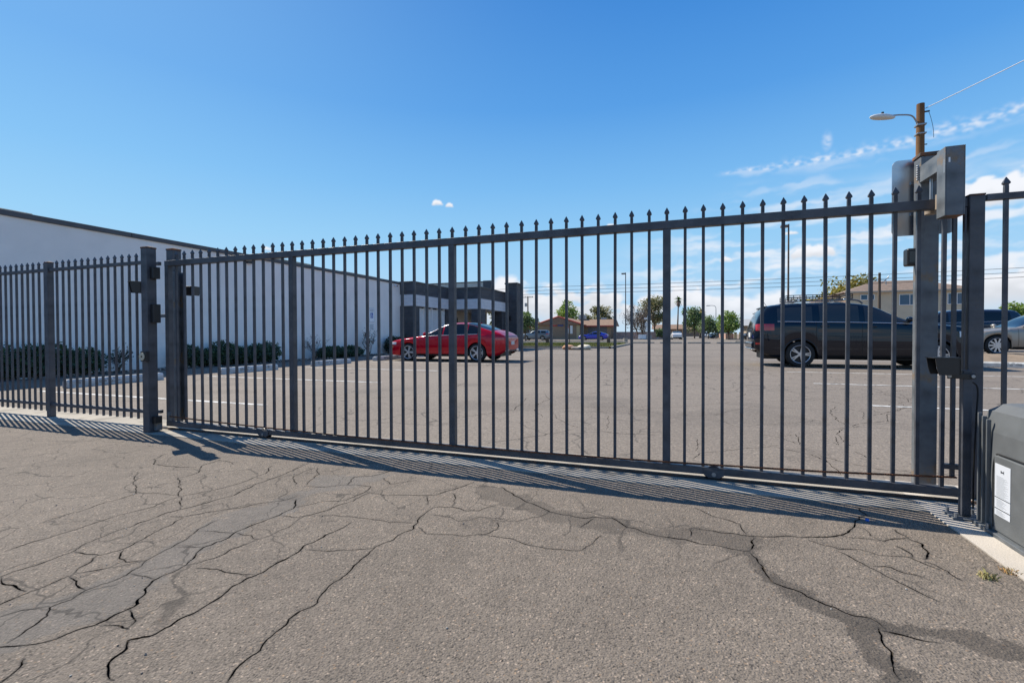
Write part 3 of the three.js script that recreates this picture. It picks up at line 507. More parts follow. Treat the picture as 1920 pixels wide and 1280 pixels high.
{ // road sign seen from behind, its bare metal facing the driveway
  const sh = new THREE.Shape(), w = .165, h = .245, r = .035; sh.moveTo(-w + r, -h); sh.lineTo(w - r, -h); sh.absarc(w - r, -h + r, r, -Math.PI / 2, 0); sh.lineTo(w, h - r); sh.absarc(w - r, h - r, r, 0, Math.PI / 2); sh.lineTo(-w + r, h); sh.absarc(-w + r, h - r, r, Math.PI / 2, Math.PI); sh.lineTo(-w, -h + r); sh.absarc(-w + r, -h + r, r, Math.PI, Math.PI * 1.5);
  const o = thing('metal_sign', 'bare aluminium back of a sign mounted behind the tall post', 'sign', [1.463, 1.88, -3.79]);
  part(o, 'panel', uvm(new THREE.ExtrudeGeometry(sh, { depth: .003, bevelEnabled: true, bevelSize: .001, bevelThickness: .001, bevelSegments: 1 })), std({ color: lin(.5, .52, .54), metalness: .9, roughness: .3, bumpMap: withRep(bumpSoft, .8), bumpScale: .0012 }));
  part(o, 'strap', rbx(-.07, .07, .08, .1, .004, .014, .002), M.galv); part(o, 'strap', rbx(-.07, .07, -.12, -.1, .004, .014, .002), M.galv);
}
// photo eye on its own stand by the operator
{
  const o = thing('sensor_stand', 'slim black steel stand carrying a hooded sensor by the operator', 'stand', [1.435, 0, -3.21]);
  part(o, 'pole', rbx(-.02, .02, .02, .8, -.02, .02, .003), M.steel); part(o, 'base_plate', rbx(-.07, .07, .0065, .016, -.06, .06, .003), M.steelWorn);
  for (const [x, z] of [[-.055, .045], [.055, .045], [-.055, -.045], [.055, -.045]]) part(o, 'anchor_bolt', new THREE.CylinderGeometry(.008, .008, .03, 6).translate(x, .025, z), M.galv);
  part(o, 'arm', rbx(-.09, .03, .755, .785, .018, .03, .003), M.black); for (const x of [-.085, .015]) part(o, 'bolt', new THREE.CylinderGeometry(.009, .009, .01, 8).rotateX(Math.PI / 2).translate(x, .77, .034), M.galv);
  part(o, 'cable', tube([V(.02, .74, .0), V(.05, .72, -.01), V(.055, .55, -.02), V(.045, .3, -.015), V(.05, .05, -.03)], .004, 6, 40), M.rubber);
}
sensorHood('photo_sensor', 'open black hood of the photo sensor on the slim stand', [1.292, .775, -3.19], .05, lensGlass, .92);
// gate operator
{
  const o = thing('gate_operator', 'dark grey plastic gate operator cabinet with white label on concrete pad', 'gate operator', [1.45, .006, -3.12]);
  const grey = phy({ map: withRep(tint([.115, .122, .125], .16, 4, 8, 256), 2), roughness: .52, bumpMap: withRep(bumpFine, 6), bumpScale: .0004 });
  // cover: a tapered body with a broad chamfer round the top
  const L = .62, Wd = .42, ring = (y, i, k) => [[i, y, i * .6], [Wd - i, y, i * .6], [Wd - i, y, L - i - k], [i, y, L - i - k]];
  const R = [ring(.02, 0, 0), ring(.3, .004, 0), ring(.50, .01, .01), ring(.60, .03, .05), ring(.635, .075, .1), ring(.642, .1, .13)];
  const pos = []; for (let k = 0; k + 1 < R.length; k++) for (let i = 0; i < 4; i++) { const A = R[k][i], B = R[k][(i + 1) % 4], C = R[k + 1][(i + 1) % 4], E = R[k + 1][i]; pos.push(...A, ...E, ...C, ...A, ...C, ...B); }
  const T = R[R.length - 1]; pos.push(...T[0], ...T[3], ...T[2], ...T[0], ...T[2], ...T[1]);
  const g = new THREE.BufferGeometry(); g.setAttribute('position', new THREE.Float32BufferAttribute(pos, 3)); g.computeVertexNormals(); part(o, 'cover', uvm(g), grey);
  part(o, 'vent_ridge', merge([0, 1, 2].map((k) => rbx(-.012, .006, .03, .585 - k * .012, .012 + k * .036, .022 + k * .036, .003))), grey);
  part(o, 'vent_recess', rbx(-.004, .004, .1, .54, .026, .044, .001), M.rubber);
  part(o, 'door_seam', tube([V(-.003, .04, .135), V(-.003, .36, .135), V(.0, .4, .15), V(.0, .405, .2), V(.0, .405, .55)], .0035, 6, 60), M.rubber);
  part(o, 'door_panel', rbx(-.006, .01, .03, .397, .14, .58, .006), grey);
  part(o, 'foot_flange', rbx(-.02, Wd + .02, 0, .02, -.01, L + .02, .003), M.steelWorn);
  part(o, 'foot_bolt', new THREE.CylinderGeometry(.008, .008, .03, 6).translate(-.012, .03, .11), M.galv);
  const c = document.createElement('canvas'); c.width = 256; c.height = 512; const x = c.getContext('2d'); x.fillStyle = '#c9cdd3'; x.fillRect(0, 0, 256, 512); x.fillStyle = '#33373c'; x.fillRect(0, 330, 256, 8); x.fillRect(0, 440, 256, 9); x.fillStyle = '#5a6067';
  for (let k = 0; k < 26; k++) { const y = 120 + k * 8; if (y > 320) break; x.fillRect(26, y, 120 + ((k * 53) % 84), 2); } for (let k = 0; k < 9; k++) x.fillRect(30, 350 + k * 9, 90 + ((k * 37) % 90), 2.5); for (let k = 0; k < 5; k++) x.fillRect(30, 462 + k * 9, 100 + ((k * 41) % 70), 2.5);
  x.fillStyle = '#22262b'; x.fillRect(96, 56, 14, 26); x.fillRect(110, 64, 34, 14); x.fillRect(144, 50, 9, 36);
  const ct = new THREE.CanvasTexture(c); ct.colorSpace = THREE.SRGBColorSpace;
  const lb = new THREE.BoxGeometry(.001, .25, .115).translate(-.0072, .235, .212); part(o, 'label_sticker', lb, [M.white, std({ map: ct, roughness: .4 }), M.white, M.white, M.white, M.white]);
}

// ------------------------------------------------------------------ white warehouse on the left
{
  const X = -14.93, H = 3.95, Z1 = -22.95, o = thing('warehouse', 'long low white stucco warehouse with grey parapet trim', 'building', [X, 0, 0]);
  part(o, 'wall', merge([bx(-.3, 0, -.1, H - .13, Z1, 40), bx(-22, -.3, -.1, H - .13, 39.7, 40), bx(-22, -.3, -.1, H - .13, Z1, Z1 + .3), bx(-22.3, -22, -.1, H - .13, Z1, 40)]), M.stucco);
  const trim = std({ map: withRep(tint([.085, .088, .094], .2, 4, 8, 256), .6), roughness: .6 });
  const cap = part(o, 'parapet_trim', merge([rbx(-.34, .05, H - .128, H, Z1 - .04, 40, .01)]), trim);
  for (let k = 0; k < 14; k++) part(cap, 'trim_joint', bx(.0505, .0535, H - .126, H - .004, Z1 + 1.2 + k * 4.2, Z1 + 1.215 + k * 4.2), M.rubber);
  part(o, 'roof', bx(-22, -.34, H - .5, H - .42, Z1 + .3, 39.7), std({ color: lin(.5, .47, .4), roughness: .9 }));
  const up = std({ color: lin(.46, .42, .31), roughness: .85 });
  part(o, 'roof_curb', rbx(-1.6, -.5, H - .42, H + .13, -7.2, 6, .02), up); part(o, 'roof_curb', rbx(-1.6, -.5, H - .42, H + .17, -16.8, -14.4, .02), up); part(o, 'roof_curb', rbx(-1.6, -.5, H - .42, H + .14, -21.5, -18.8, .02), up);
  for (let k = 0; k < 6; k++) part(o, 'control_joint', bx(-.004, .003, 0, H - .14, Z1 + 3.7 + k * 7.3, Z1 + 3.712 + k * 7.3), std({ color: lin(.5, .49, .48), roughness: 1 }));
}
{
  const o = thing('security_camera', 'small white security camera under the trim of the warehouse wall', 'camera', [-14.93, 3.72, -22.4]);
  part(o, 'mount', rbx(.002, .06, -.06, .06, -.06, .06, .01), M.white); part(o, 'camera_tube', cyl(.045, .045, V(.06, -.01, .0), V(.26, -.06, .12), 14), M.white); part(o, 'lens', cyl(.036, .036, V(.262, -.061, .1215), V(.27, -.0625, .126), 14), M.black);
}
{
  const o = thing('wall_light', 'small dark wall light high on the white warehouse wall', 'light', [-14.93, 3.66, -13.06]);
  part(o, 'housing', rbx(.002, .12, -.05, .06, -.1, .1, .015), M.black); part(o, 'lens', rbx(.03, .1, -.062, -.05, -.08, .08, .004), M.white);
}
{ // accessible parking sign
  const c = document.createElement('canvas'); c.width = 160; c.height = 256; const x = c.getContext('2d'); x.fillStyle = '#eef0f2'; x.fillRect(0, 0, 160, 256); x.strokeStyle = '#5d6b74'; x.lineWidth = 4; x.strokeRect(8, 8, 144, 240); x.fillStyle = '#4a5560'; x.font = 'bold 24px sans-serif'; x.textAlign = 'center'; x.fillText('RESERVED', 80, 44); x.fillText('PARKING', 80, 72);
  x.fillStyle = '#1d57a5'; x.fillRect(42, 90, 76, 92); x.fillStyle = '#fff'; x.beginPath(); x.arc(76, 103, 7, 0, 7); x.fill(); x.fillRect(72, 110, 7, 34); x.fillRect(72, 138, 26, 6); x.fillRect(94, 140, 6, 24); x.fillRect(78, 122, 18, 5); x.lineWidth = 6; x.strokeStyle = '#fff'; x.beginPath(); x.arc(76, 150, 19, .3, 4.2); x.stroke();
  const t = new THREE.CanvasTexture(c); t.colorSpace = THREE.SRGBColorSpace;
  const o = thing('parking_sign', 'white reserved parking sign with blue wheelchair symbol on the white wall', 'sign', [-14.93, 1.83, -20.35]);
  part(o, 'panel', new THREE.BoxGeometry(.004, .75, .45).translate(.006, .18, 0), [std({ map: t, roughness: .4 }), M.white, M.white, M.white, M.white, M.white]);
  const c2 = document.createElement('canvas'); c2.width = 128; c2.height = 128; const y = c2.getContext('2d'); y.fillStyle = '#e6e9ea'; y.fillRect(0, 0, 128, 128); y.fillStyle = '#6d777d'; for (let k = 0; k < 5; k++) y.fillRect(16, 20 + k * 20, 96 - (k % 2) * 18, 7);
  const t2 = new THREE.CanvasTexture(c2); t2.colorSpace = THREE.SRGBColorSpace; part(o, 'lower_plate', new THREE.BoxGeometry(.004, .34, .45).translate(.006, -.42, 0), [std({ map: t2, roughness: .4 }), M.white, M.white, M.white, M.white, M.white]);
}
// ------------------------------------------------------------------ charcoal and white office front
{
  const o = thing('office_building', 'charcoal office front with white band and open portico beside warehouse', 'building');
  const lines = (amt, per) => tex(64, 256, (i, j, q) => { const f = (j / 256 * 4) % 1, g = f < .06 ? 0 : f < .1 ? .7 : 1; q[0] = q[1] = q[2] = g; }, false);
  const course = withRep(lines(), 1, 1.25);
  const dark = std({ map: withRep(tint([.07, .07, .076], .25, 5, 8, 512), .6), roughness: .72, bumpMap: course, bumpScale: .012 });
  const pale = std({ map: withRep(tint([.66, .66, .675], .1, 5, 8, 256), .5), roughness: .75, bumpMap: withRep(course, 1, 1.25), bumpScale: .01 });
  const cap = std({ color: lin(.06, .062, .068), roughness: .5 }), tan = std({ map: withRep(tint([.5, .45, .38], .1, 4, 8, 256), .4), roughness: .9 }), glass = phy({ color: lin(.012, .014, .017), roughness: .04 });
  const Zf = -22.97, A = -14.93, B = -14.05, C = -11.85, Z2 = -27.29, Z3 = -31.67;
  // upper bands, stepping out at the portico
  const T1 = 3.93, W0 = 2.6, W1 = 3.24;
  part(o, 'upper_band', merge([bx(A - 6, B, W1, T1, Z2, Zf), bx(A - 6, C, W1, T1, Z3 - .5, Z2 - .002)]), dark);
  part(o, 'white_band', merge([bx(A + .002, B + .05, W0, W1 - .002, Z2 + .06, Zf + .05), bx(B - .6, C + .05, W0, W1 - .002, Z3 - .5, Z2 + .05)]), pale);
  part(o, 'coping', merge([rbx(A - 6, B + .05, T1, T1 + .05, Z2 + .06, Zf + .05, .01), rbx(A - 6, C + .05, T1, T1 + .06, Z3 - .5, Z2 + .05, .01)]), cap);
  part(o, 'corner_pier', bx(A + .003, B, 0, W0 - .002, Zf - .6, Zf), dark); part(o, 'middle_pier', bx(A + .003, B, 0, W0 - .002, Z2 - .2, Z2 + .55), dark);
  part(o, 'rear_wall', bx(A - 6, A - .1, 0, W1, Z3 - .4, Zf - .6), tan);
  for (let k = 0; k < 4; k++) { const z0 = Zf - .64 - k * .775; const w = part(o, 'window', bx(B - .2, B - .16, .35, W0 - .05, z0 - .7, z0), glass); part(w, 'window_frame', merge([bx(B - .2, B - .06, .3, W0 - .004, z0 - .77, z0 - .7), bx(B - .159, B - .08, .3, .37, z0 - .7, z0)]), M.white); part(w, 'blind', merge(Array.from({ length: 5 }, (_, q) => bx(B - .158, B - .148, .4, W0 - .08, z0 - .68 + q * .135, z0 - .575 + q * .135))), M.white); }
  part(o, 'base_wall', bx(B - .3, B, 0, .298, Z2 + .552, Zf - .602), dark);
  part(o, 'portico_column', bx(C - .68, C, 0, W0 - .002, Z2 - .68, Z2), dark); part(o, 'portico_column', bx(C - .6, C, 0, W0 - .002, Z3 + .1, Z3 + .75), dark);
  part(o, 'entry_wall', bx(-14.9, -14.7, 0, W1 - .004, Z3 - .3, Z2 - .21), tan); const dr = part(o, 'entry_door', bx(-14.698, -14.66, .02, 2.1, Z2 - 2.3, Z2 - 1.2), glass); part(dr, 'door_frame', merge([bx(-14.698, -14.63, 0, 2.18, Z2 - 2.38, Z2 - 2.3), bx(-14.698, -14.63, 0, 2.18, Z2 - 1.2, Z2 - 1.12), bx(-14.698, -14.63, 2.1, 2.18, Z2 - 2.3, Z2 - 1.2)]), M.black);
  part(o, 'portico_rear_wall', bx(-14.7, -13.5, 0, W1 - .004, Z3 - .48, Z3 - .3), tan);
  const tower = part(o, 'end_tower', bx(C + .002, C + .83, 0, 4.56, Z3 - .9, Z3), dark); part(tower, 'tower_coping', rbx(C - .06, C + .9, 4.56, 4.66, Z3 - .97, Z3 + .07, .015), cap);
  const pr = part(o, 'roof_parapet', bx(-20, -13.3, 3.99, 4.8, Z3 - .4, Z3 - .1), std({ map: withRep(tint([.58, .55, .48], .1, 4, 8, 256), .4), roughness: .9 })); part(pr, 'parapet_coping', rbx(-20, -13.25, 4.8, 4.87, Z3 - .45, Z3 - .05, .01), cap); part(pr, 'parapet_pier', rbx(-13.6, -13.0, 3.99, 4.9, Z3 - .45, Z3 - .02, .01), cap);
  part(o, 'wall_lamp', rbx(C + .3, C + .45, 2.0, 2.3, Z3 + .002, Z3 + .12, .02), M.black);
}
// ------------------------------------------------------------------ street beyond the lot
struct('road', quadSheet(-140, 160, -88.2, -62, -.02), std({ map: withRep(lotMap, 1 / 5), roughness: .93 }));
struct('road', quadSheet(-3.2, 7, -400, -88.2, -.018), std({ map: withRep(lotMap, 1 / 5), roughness: .93 }));
struct('road', quadSheet(-7, 6, -62, -54.2, -.016), M.lot);
struct('kerb', merge([bx(-140, -7, -.1, .12, -62.2, -62), bx(6, 160, -.1, .12, -62.2, -62), bx(-140, -3.2, -.1, .1, -88.5, -88.2), bx(7, 160, -.1, .1, -88.5, -88.2), bx(-3.5, -3.2, -.1, .1, -300, -88.5), bx(7, 7.3, -.1, .1, -300, -88.5)]), M.concrete);
struct('pavement', merge([bx(-140, -7, -.1, .08, -56, -54), bx(6, 160, -.1, .08, -56, -54), bx(-140, -3.5, -.1, .09, -90.3, -88.5), bx(7.3, 160, -.1, .09, -90.3, -88.5)]), M.concrete);
struct('road_marking', merge([quadSheet(-140, 160, -75.3, -75.18, -.014), quadSheet(-140, 160, -75, -74.88, -.014)]), std({ color: lin(.55, .4, .06), roughness: .8 }));
for (let k = 0; k < 9; k++) wheelStop(-6.6 + k * 2.75, -52.3, 2.2, 'tan concrete wheel stop at the street end of the lot', 'wheel stops at the street end', Math.PI / 2).children[0].material = M.concrete;
{ // planted island beside the portico
  const k = []; k.push(bx(-14.2, -4.6, -.05, .13, -33.2, -33), bx(-14.2, -4.6, -.05, .13, -45.2, -45), bx(-4.75, -4.55, -.05, .13, -45.2, -33), bx(-14.3, -14.1, -.05, .13, -45.2, -33));
  struct('island_kerb', merge(k), M.concrete); struct('island_soil', quadSheet(-14.1, -4.75, -45, -33.2, .09), M.dirt);
}
function grass(name, label, box, n, h, cols, seed, y = .08) {
  const r = rng(seed), pos = [], col = [];
  for (let i = 0; i < n; i++) { const x = lerp(box[0], box[1], r()), z = lerp(box[2], box[3], r()), a = r() * 6.28, w = .012 + r() * .015, hh = h * (.4 + r() * .8), lx = (r() - .5) * hh * .9, lz = (r() - .5) * hh * .9, c = cols[(r() * cols.length) | 0], k = .7 + .6 * r(); pos.push(x - Math.cos(a) * w, y, z - Math.sin(a) * w, x + Math.cos(a) * w, y, z + Math.sin(a) * w, x + lx, y + hh, z + lz); for (let q = 0; q < 3; q++) col.push(c[0] * k, c[1] * k, c[2] * k); }
  const g = new THREE.BufferGeometry(); g.setAttribute('position', new THREE.Float32BufferAttribute(pos, 3)); g.setAttribute('color', new THREE.Float32BufferAttribute(col, 3)); g.computeVertexNormals();
  const m = part(scene, numbered(name), g, std({ vertexColors: true, roughness: 1, side: THREE.DoubleSide })); m.userData = { label, category: 'grass', kind: 'stuff' }; return m;
}
grass('grass', 'dry yellow green grass growing on the kerbed island', [-14, -4.9, -44.8, -33.4], 26000, .16, [[.16, .2, .03], [.2, .19, .05], [.1, .16, .03], [.26, .22, .09]], 3);

// ------------------------------------------------------------------ cars: one surface from stations along the car, panels laid on it
function curve(P) { return (x) => { if (x <= P[0][0]) return P[0][1]; for (let i = 0; i + 1 < P.length; i++) if (x <= P[i + 1][0]) { const t = (x - P[i][0]) / (P[i + 1][0] - P[i][0]), d = (k) => (k <= 0 || k >= P.length - 1 ? 0 : (P[k + 1][1] - P[k - 1][1]) / (P[k + 1][0] - P[k - 1][0])), h = P[i + 1][0] - P[i][0], a = i === 0 ? (P[1][1] - P[0][1]) / h : d(i), b = i + 1 === P.length - 1 ? (P[i + 1][1] - P[i][1]) / h : d(i + 1), t2 = t * t, t3 = t2 * t; return (2 * t3 - 3 * t2 + 1) * P[i][1] + (t3 - 2 * t2 + t) * h * a + (-2 * t3 + 3 * t2) * P[i + 1][1] + (t3 - t2) * h * b; } return P[P.length - 1][1]; }; }
const carMat = { glass: phy({ color: lin(.008, .0095, .011), roughness: .03, ior: 1.5 }), chrome: std({ color: lin(.62, .63, .65), metalness: 1, roughness: .16 }), trim: std({ color: lin(.012, .012, .013), roughness: .55 }), red: phy({ color: lin(.42, .012, .01), roughness: .12, clearcoat: 1 }), lamp: phy({ color: lin(.55, .57, .6), roughness: .1, clearcoat: 1 }), amber: phy({ color: lin(.6, .16, .02), roughness: .15, clearcoat: 1 }), alloy: std({ color: lin(.5, .5, .52), metalness: .85, roughness: .28 }), plate: std({ color: lin(.6, .6, .58), roughness: .5 }) };
const paint = (r, g, b, rough = .28, metal = .0) => phy({ color: lin(r, g, b), roughness: rough, metalness: metal, clearcoat: .5, clearcoatRoughness: .03 });
const wheelCache = {};
function wheelGeos(r, rimR, spokes, wide) {
  const key = [r, rimR, spokes, wide].join(); if (wheelCache[key]) return wheelCache[key];
  const w = .22, P = [[rimR, -w / 2 + .01], [r - .03, -w / 2], [r - .006, -w / 2 + .03], [r, -w / 2 + .05], [r, w / 2 - .05], [r - .006, w / 2 - .03], [r - .03, w / 2], [rimR, w / 2 - .01]].map((q) => new THREE.Vector2(q[0], q[1]));
  const tyre = new THREE.LatheGeometry(P, 40).rotateX(Math.PI / 2);
  const lip = new THREE.LatheGeometry([[rimR - .022, .085], [rimR - .012, .1], [rimR, .1], [rimR, .08]].map((q) => new THREE.Vector2(q[0], q[1])), 40).rotateX(Math.PI / 2);
  const sp = [lip]; for (let k = 0; k < spokes; k++) { const a = k / spokes * 6.2832; for (const e of wide ? [-1, 1] : [0]) { const g = new THREE.BoxGeometry(rimR - .05, wide ? .03 : .05, .022).translate((rimR + .02) / 2, 0, 0).rotateZ(e * .13).translate(0, 0, .075).rotateZ(a); sp.push(g); } }
  sp.push(new THREE.CylinderGeometry(.055, .065, .03, 18).rotateX(Math.PI / 2).translate(0, 0, .078));
  const barrel = new THREE.CylinderGeometry(rimR - .002, rimR - .002, .12, 32, 1, false).rotateX(Math.PI / 2).translate(0, 0, -.015);
  return (wheelCache[key] = { tyre, rim: merge(sp), barrel });
}
function car(name, label, s, pos, turn, group) {
  const o = thing(name, label, 'car', pos, turn, group), L2 = s.L / 2, belt = curve(s.belt), roof = curve(s.roof), wid = curve(s.width), low = curve(s.low), N = s.n || 130, T = 30;
  const arch = (x, y) => { let b = y; for (const wx of s.wheels) { const d = Math.abs(x - wx); if (d < s.archR) b = Math.max(b, s.r + .01 + Math.sqrt(s.archR * s.archR - d * d) * .97); } return b; };
  const ctrl = (x) => {
    const w = wid(x) * s.W / 2, be = belt(x), l0 = low(x), b = Math.min(arch(x, l0), be - .08), inA = b > l0 + .01, ro = Math.max(roof(x), be + .035 * Math.min(1, (L2 - Math.abs(x)) / .3 + .3)), g = clamp((ro - be - .05) / .36), wr = lerp(.80, s.top || .70, g) * w;
    return [[b, (inA ? .962 : .86) * w], [lerp(b, be, .09), (inA ? .985 : .955) * w], [lerp(b, be, .42), w], [lerp(b, be, .82), .985 * w], [be, lerp(.93, .945, g) * w], [lerp(be, ro, lerp(.55, .5, g)), lerp(.86 * w, (wr + .945 * w) / 2 + .012, g)], [lerp(lerp(be, ro, .75), ro - .055, g), wr], [lerp(lerp(be, ro, .94), ro - .012, g), wr * .62], [ro, 0]];
  };
  const section = (x) => { const C = ctrl(x), out = []; for (let j = 0; j <= T; j++) { const u = j / T * 8, k = Math.min(7, Math.floor(u)), t = u - k, q = (n, i) => C[clamp(n, 0, 8)][i], cr = (i) => { let p0 = q(k - 1, i), p1 = q(k, i), p2 = q(k + 1, i), p3 = k === 7 ? (i ? -q(7, 1) : q(7, 0)) : q(k + 2, i); const m1 = (p2 - p0) / 2, m2 = (p3 - p1) / 2, t2 = t * t, t3 = t2 * t; return (2 * t3 - 3 * t2 + 1) * p1 + (t3 - 2 * t2 + t) * m1 * .8 + (-2 * t3 + 3 * t2) * p2 + (t3 - t2) * m2 * .8; }; out.push([cr(0), j === T ? 0 : Math.max(0, cr(1))]); } return out; };
  const pos3 = [], idx = [], row = 2 * T + 1; const xs = []; for (let i = 0; i <= N; i++) { const t = i / N; xs.push(-L2 + s.L * (t + .012 * Math.sin(t * 6.2832) * -1)); }
  for (const x of xs) { const S_ = section(x); for (let j = 0; j <= T; j++) pos3.push(x, S_[j][0], S_[j][1]); for (let j = T - 1; j >= 0; j--) pos3.push(x, S_[j][0], -S_[j][1]); }
  for (let i = 0; i < N; i++) for (let j = 0; j < row - 1; j++) { const a = i * row + j, b = a + 1, c = a + row, d = c + 1; idx.push(a, b, c, b, d, c); }
  for (const [i, f] of [[0, 1], [N, 0]]) { const c = pos3.length / 3, x = xs[i], S_ = section(x); pos3.push(x + (f ? -.015 : .015), (S_[0][0] + S_[T][0]) / 2, 0); for (let j = 0; j < row - 1; j++) f ? idx.push(c, i * row + j + 1, i * row + j) : idx.push(c, i * row + j, i * row + j + 1); idx.push(...(f ? [c, i * row, i * row + row - 1] : [c, i * row + row - 1, i * row])); }
  const g = new THREE.BufferGeometry(); g.setAttribute('position', new THREE.Float32BufferAttribute(pos3, 3)); g.setIndex(idx); g.computeVertexNormals();
  part(o, 'body', g, s.paint);
  const zAt = (x, y) => { const S_ = section(clamp(x, -L2, L2)); for (let j = 0; j < T; j++) if (S_[j + 1][0] >= y && S_[j][0] <= y) { const t = (y - S_[j][0]) / (S_[j + 1][0] - S_[j][0] || 1); return lerp(S_[j][1], S_[j + 1][1], t); } return y < S_[0][0] ? S_[0][1] : 0; };
  const sheet = (f, nu, nv) => { const p = [], ix = []; for (let a = 0; a <= nu; a++) for (let b = 0; b <= nv; b++) p.push(...f(a / nu, b / nv)); for (let a = 0; a < nu; a++) for (let b = 0; b < nv; b++) { const q = a * (nv + 1) + b; ix.push(q, q + nv + 1, q + 1, q + 1, q + nv + 1, q + nv + 2); } const h = new THREE.BufferGeometry(); h.setAttribute('position', new THREE.Float32BufferAttribute(p, 3)); h.setIndex(ix); h.computeVertexNormals(); return h; };
  const side = (x0, x1, yb, yt, sg, off = .006, lean = 0) => sheet((a, b) => { const x0_ = lerp(x0, x1, a), y0 = yb(x0_), y1 = Math.max(yt(x0_), y0 + .002), y = lerp(y0, y1, b), x = x0_ + lean * (y - y0); return [x, y, sg * (zAt(x, y) + off)]; }, 14, 6);
  const top = (x0, x1, t0, off = .006) => sheet((a, b) => { const x = lerp(x0, x1, a), S_ = section(x), u = lerp(-1, 1, b), j = lerp(T, t0 * T / 8, Math.abs(u)), k = Math.min(T - 1, Math.floor(j)), t = j - k; return [x, lerp(S_[k][0], S_[k + 1][0], t) + off, Math.sign(u) * lerp(S_[k][1], S_[k + 1][1], t)]; }, 16, 18);
  const roofEdge = (x) => ctrl(x)[6][0];
  for (const sg of [-1, 1]) {
    for (const [a, b, lean = 0, m = .03] of s.windows) part(o, 'side_window', side(a, b, (x) => belt(x) + .012, (x) => Math.max(belt(x) + .014, roofEdge(x) - m), sg, .006, lean), s.glassMat || carMat.glass);
    if (s.chrome) part(o, 'window_trim', tube(Array.from({ length: 16 }, (_, i) => { const x = lerp(s.windows[0][0], s.windows[s.windows.length - 1][1], i / 15), y = belt(x) + .006; return V(x, y, sg * (zAt(x, y) + .006)); }), .011, 6, 40), carMat.chrome);
    if (s.chromeTop) part(o, 'roof_trim', tube(Array.from({ length: 16 }, (_, i) => { const x = lerp(s.windows[0][0] + .1, s.L / 2 - .5, i / 15), y = Math.max(belt(x) + .02, roofEdge(x) - .015); return V(x, y, sg * (zAt(x, y) + .006)); }), .012, 6, 40), carMat.chrome);
    for (const dx of s.doors) part(o, 'door_gap', tube(Array.from({ length: 10 }, (_, i) => { const y = lerp(arch(dx, low(dx)) + .07, belt(dx), i / 9); return V(dx, y, sg * (zAt(dx, y) + .0005)); }), .005, 5, 24), carMat.trim);
    for (const dx of s.handles) { const y = belt(dx) - .1; part(o, 'door_handle', rbx(dx - .1, dx + .1, y - .014, y + .014, sg * zAt(dx, y) - .004, sg * (zAt(dx, y) + .03), .006), s.handleMat || s.paint); }
    part(o, 'sill', side(s.wheels[0] + s.archR + .02, s.wheels[1] - s.archR - .02, (x) => low(x) + .005, (x) => low(x) + .09, sg, .006), carMat.trim);
    if (s.cladding) for (const wx of s.wheels) part(o, 'arch_trim', tube(Array.from({ length: 15 }, (_, i) => { const a = Math.PI * (i + .4) / 14.8, x = wx - Math.cos(a) * (s.archR + .0), y = s.r + Math.sin(a) * (s.archR + .0) * .97 + .015; return V(x, y, sg * (zAt(x, y + .01) - .004)); }), .022, 6, 40), s.paint);
    const [mx, my] = s.mirror, mz = sg * (zAt(mx, my - .06) + .1); const mg = new THREE.SphereGeometry(1, 14, 10).scale(.075, .068, .11).translate(mx, my, mz); part(o, 'mirror', merge([mg, rbx(mx - .03, mx + .03, my - .07, my - .045, Math.min(mz, mz - sg * .12), Math.max(mz, mz - sg * .12), .006)]), s.mirrorMat || s.paint);
    for (const [a, b, y0, y1, m] of s.lamps) part(o, m === 'lamp' ? 'headlight' : m === 'amber' ? 'side_marker' : 'tail_light', side(a, b, () => y0, () => y1, sg, .007), carMat[m]);
    for (const wx of s.wheels) {
      const W = new THREE.Group(); W.name = 'wheel'; W.position.set(wx, s.r, sg * (s.W / 2 - .125)); if (sg < 0) W.rotation.y = Math.PI; o.add(W); const G_ = wheelGeos(s.r, s.rim, s.spokes, s.twin);
      part(W, 'tyre', G_.tyre, M.rubber); part(W, 'rim', G_.rim, s.rimMat || carMat.alloy); part(W, 'barrel', G_.barrel, carMat.trim);
    }
  }
  part(o, 'windscreen', top(s.screen[0], s.screen[1], 5.9), carMat.glass); part(o, 'rear_window', top(s.back[0], s.back[1], s.backT || 5.9), carMat.glass);
  part(o, 'underbody', merge([bx(-L2 + .25, L2 - .25, .2, .5, -s.W / 2 + .34, s.W / 2 - .34), bx(s.wheels[0] + s.archR + .03, s.wheels[1] - s.archR - .03, .22, .5, -s.W / 2 + .16, s.W / 2 - .16)]), carMat.trim);
  part(o, 'rear_plate', bx(L2 + .012, L2 + .02, s.plateY || .62, (s.plateY || .62) + .13, -.17, .17), carMat.plate);
  o.userData.sectionAt = undefined; delete o.userData.sectionAt;
  return Object.assign(o, { zAt, section });
}
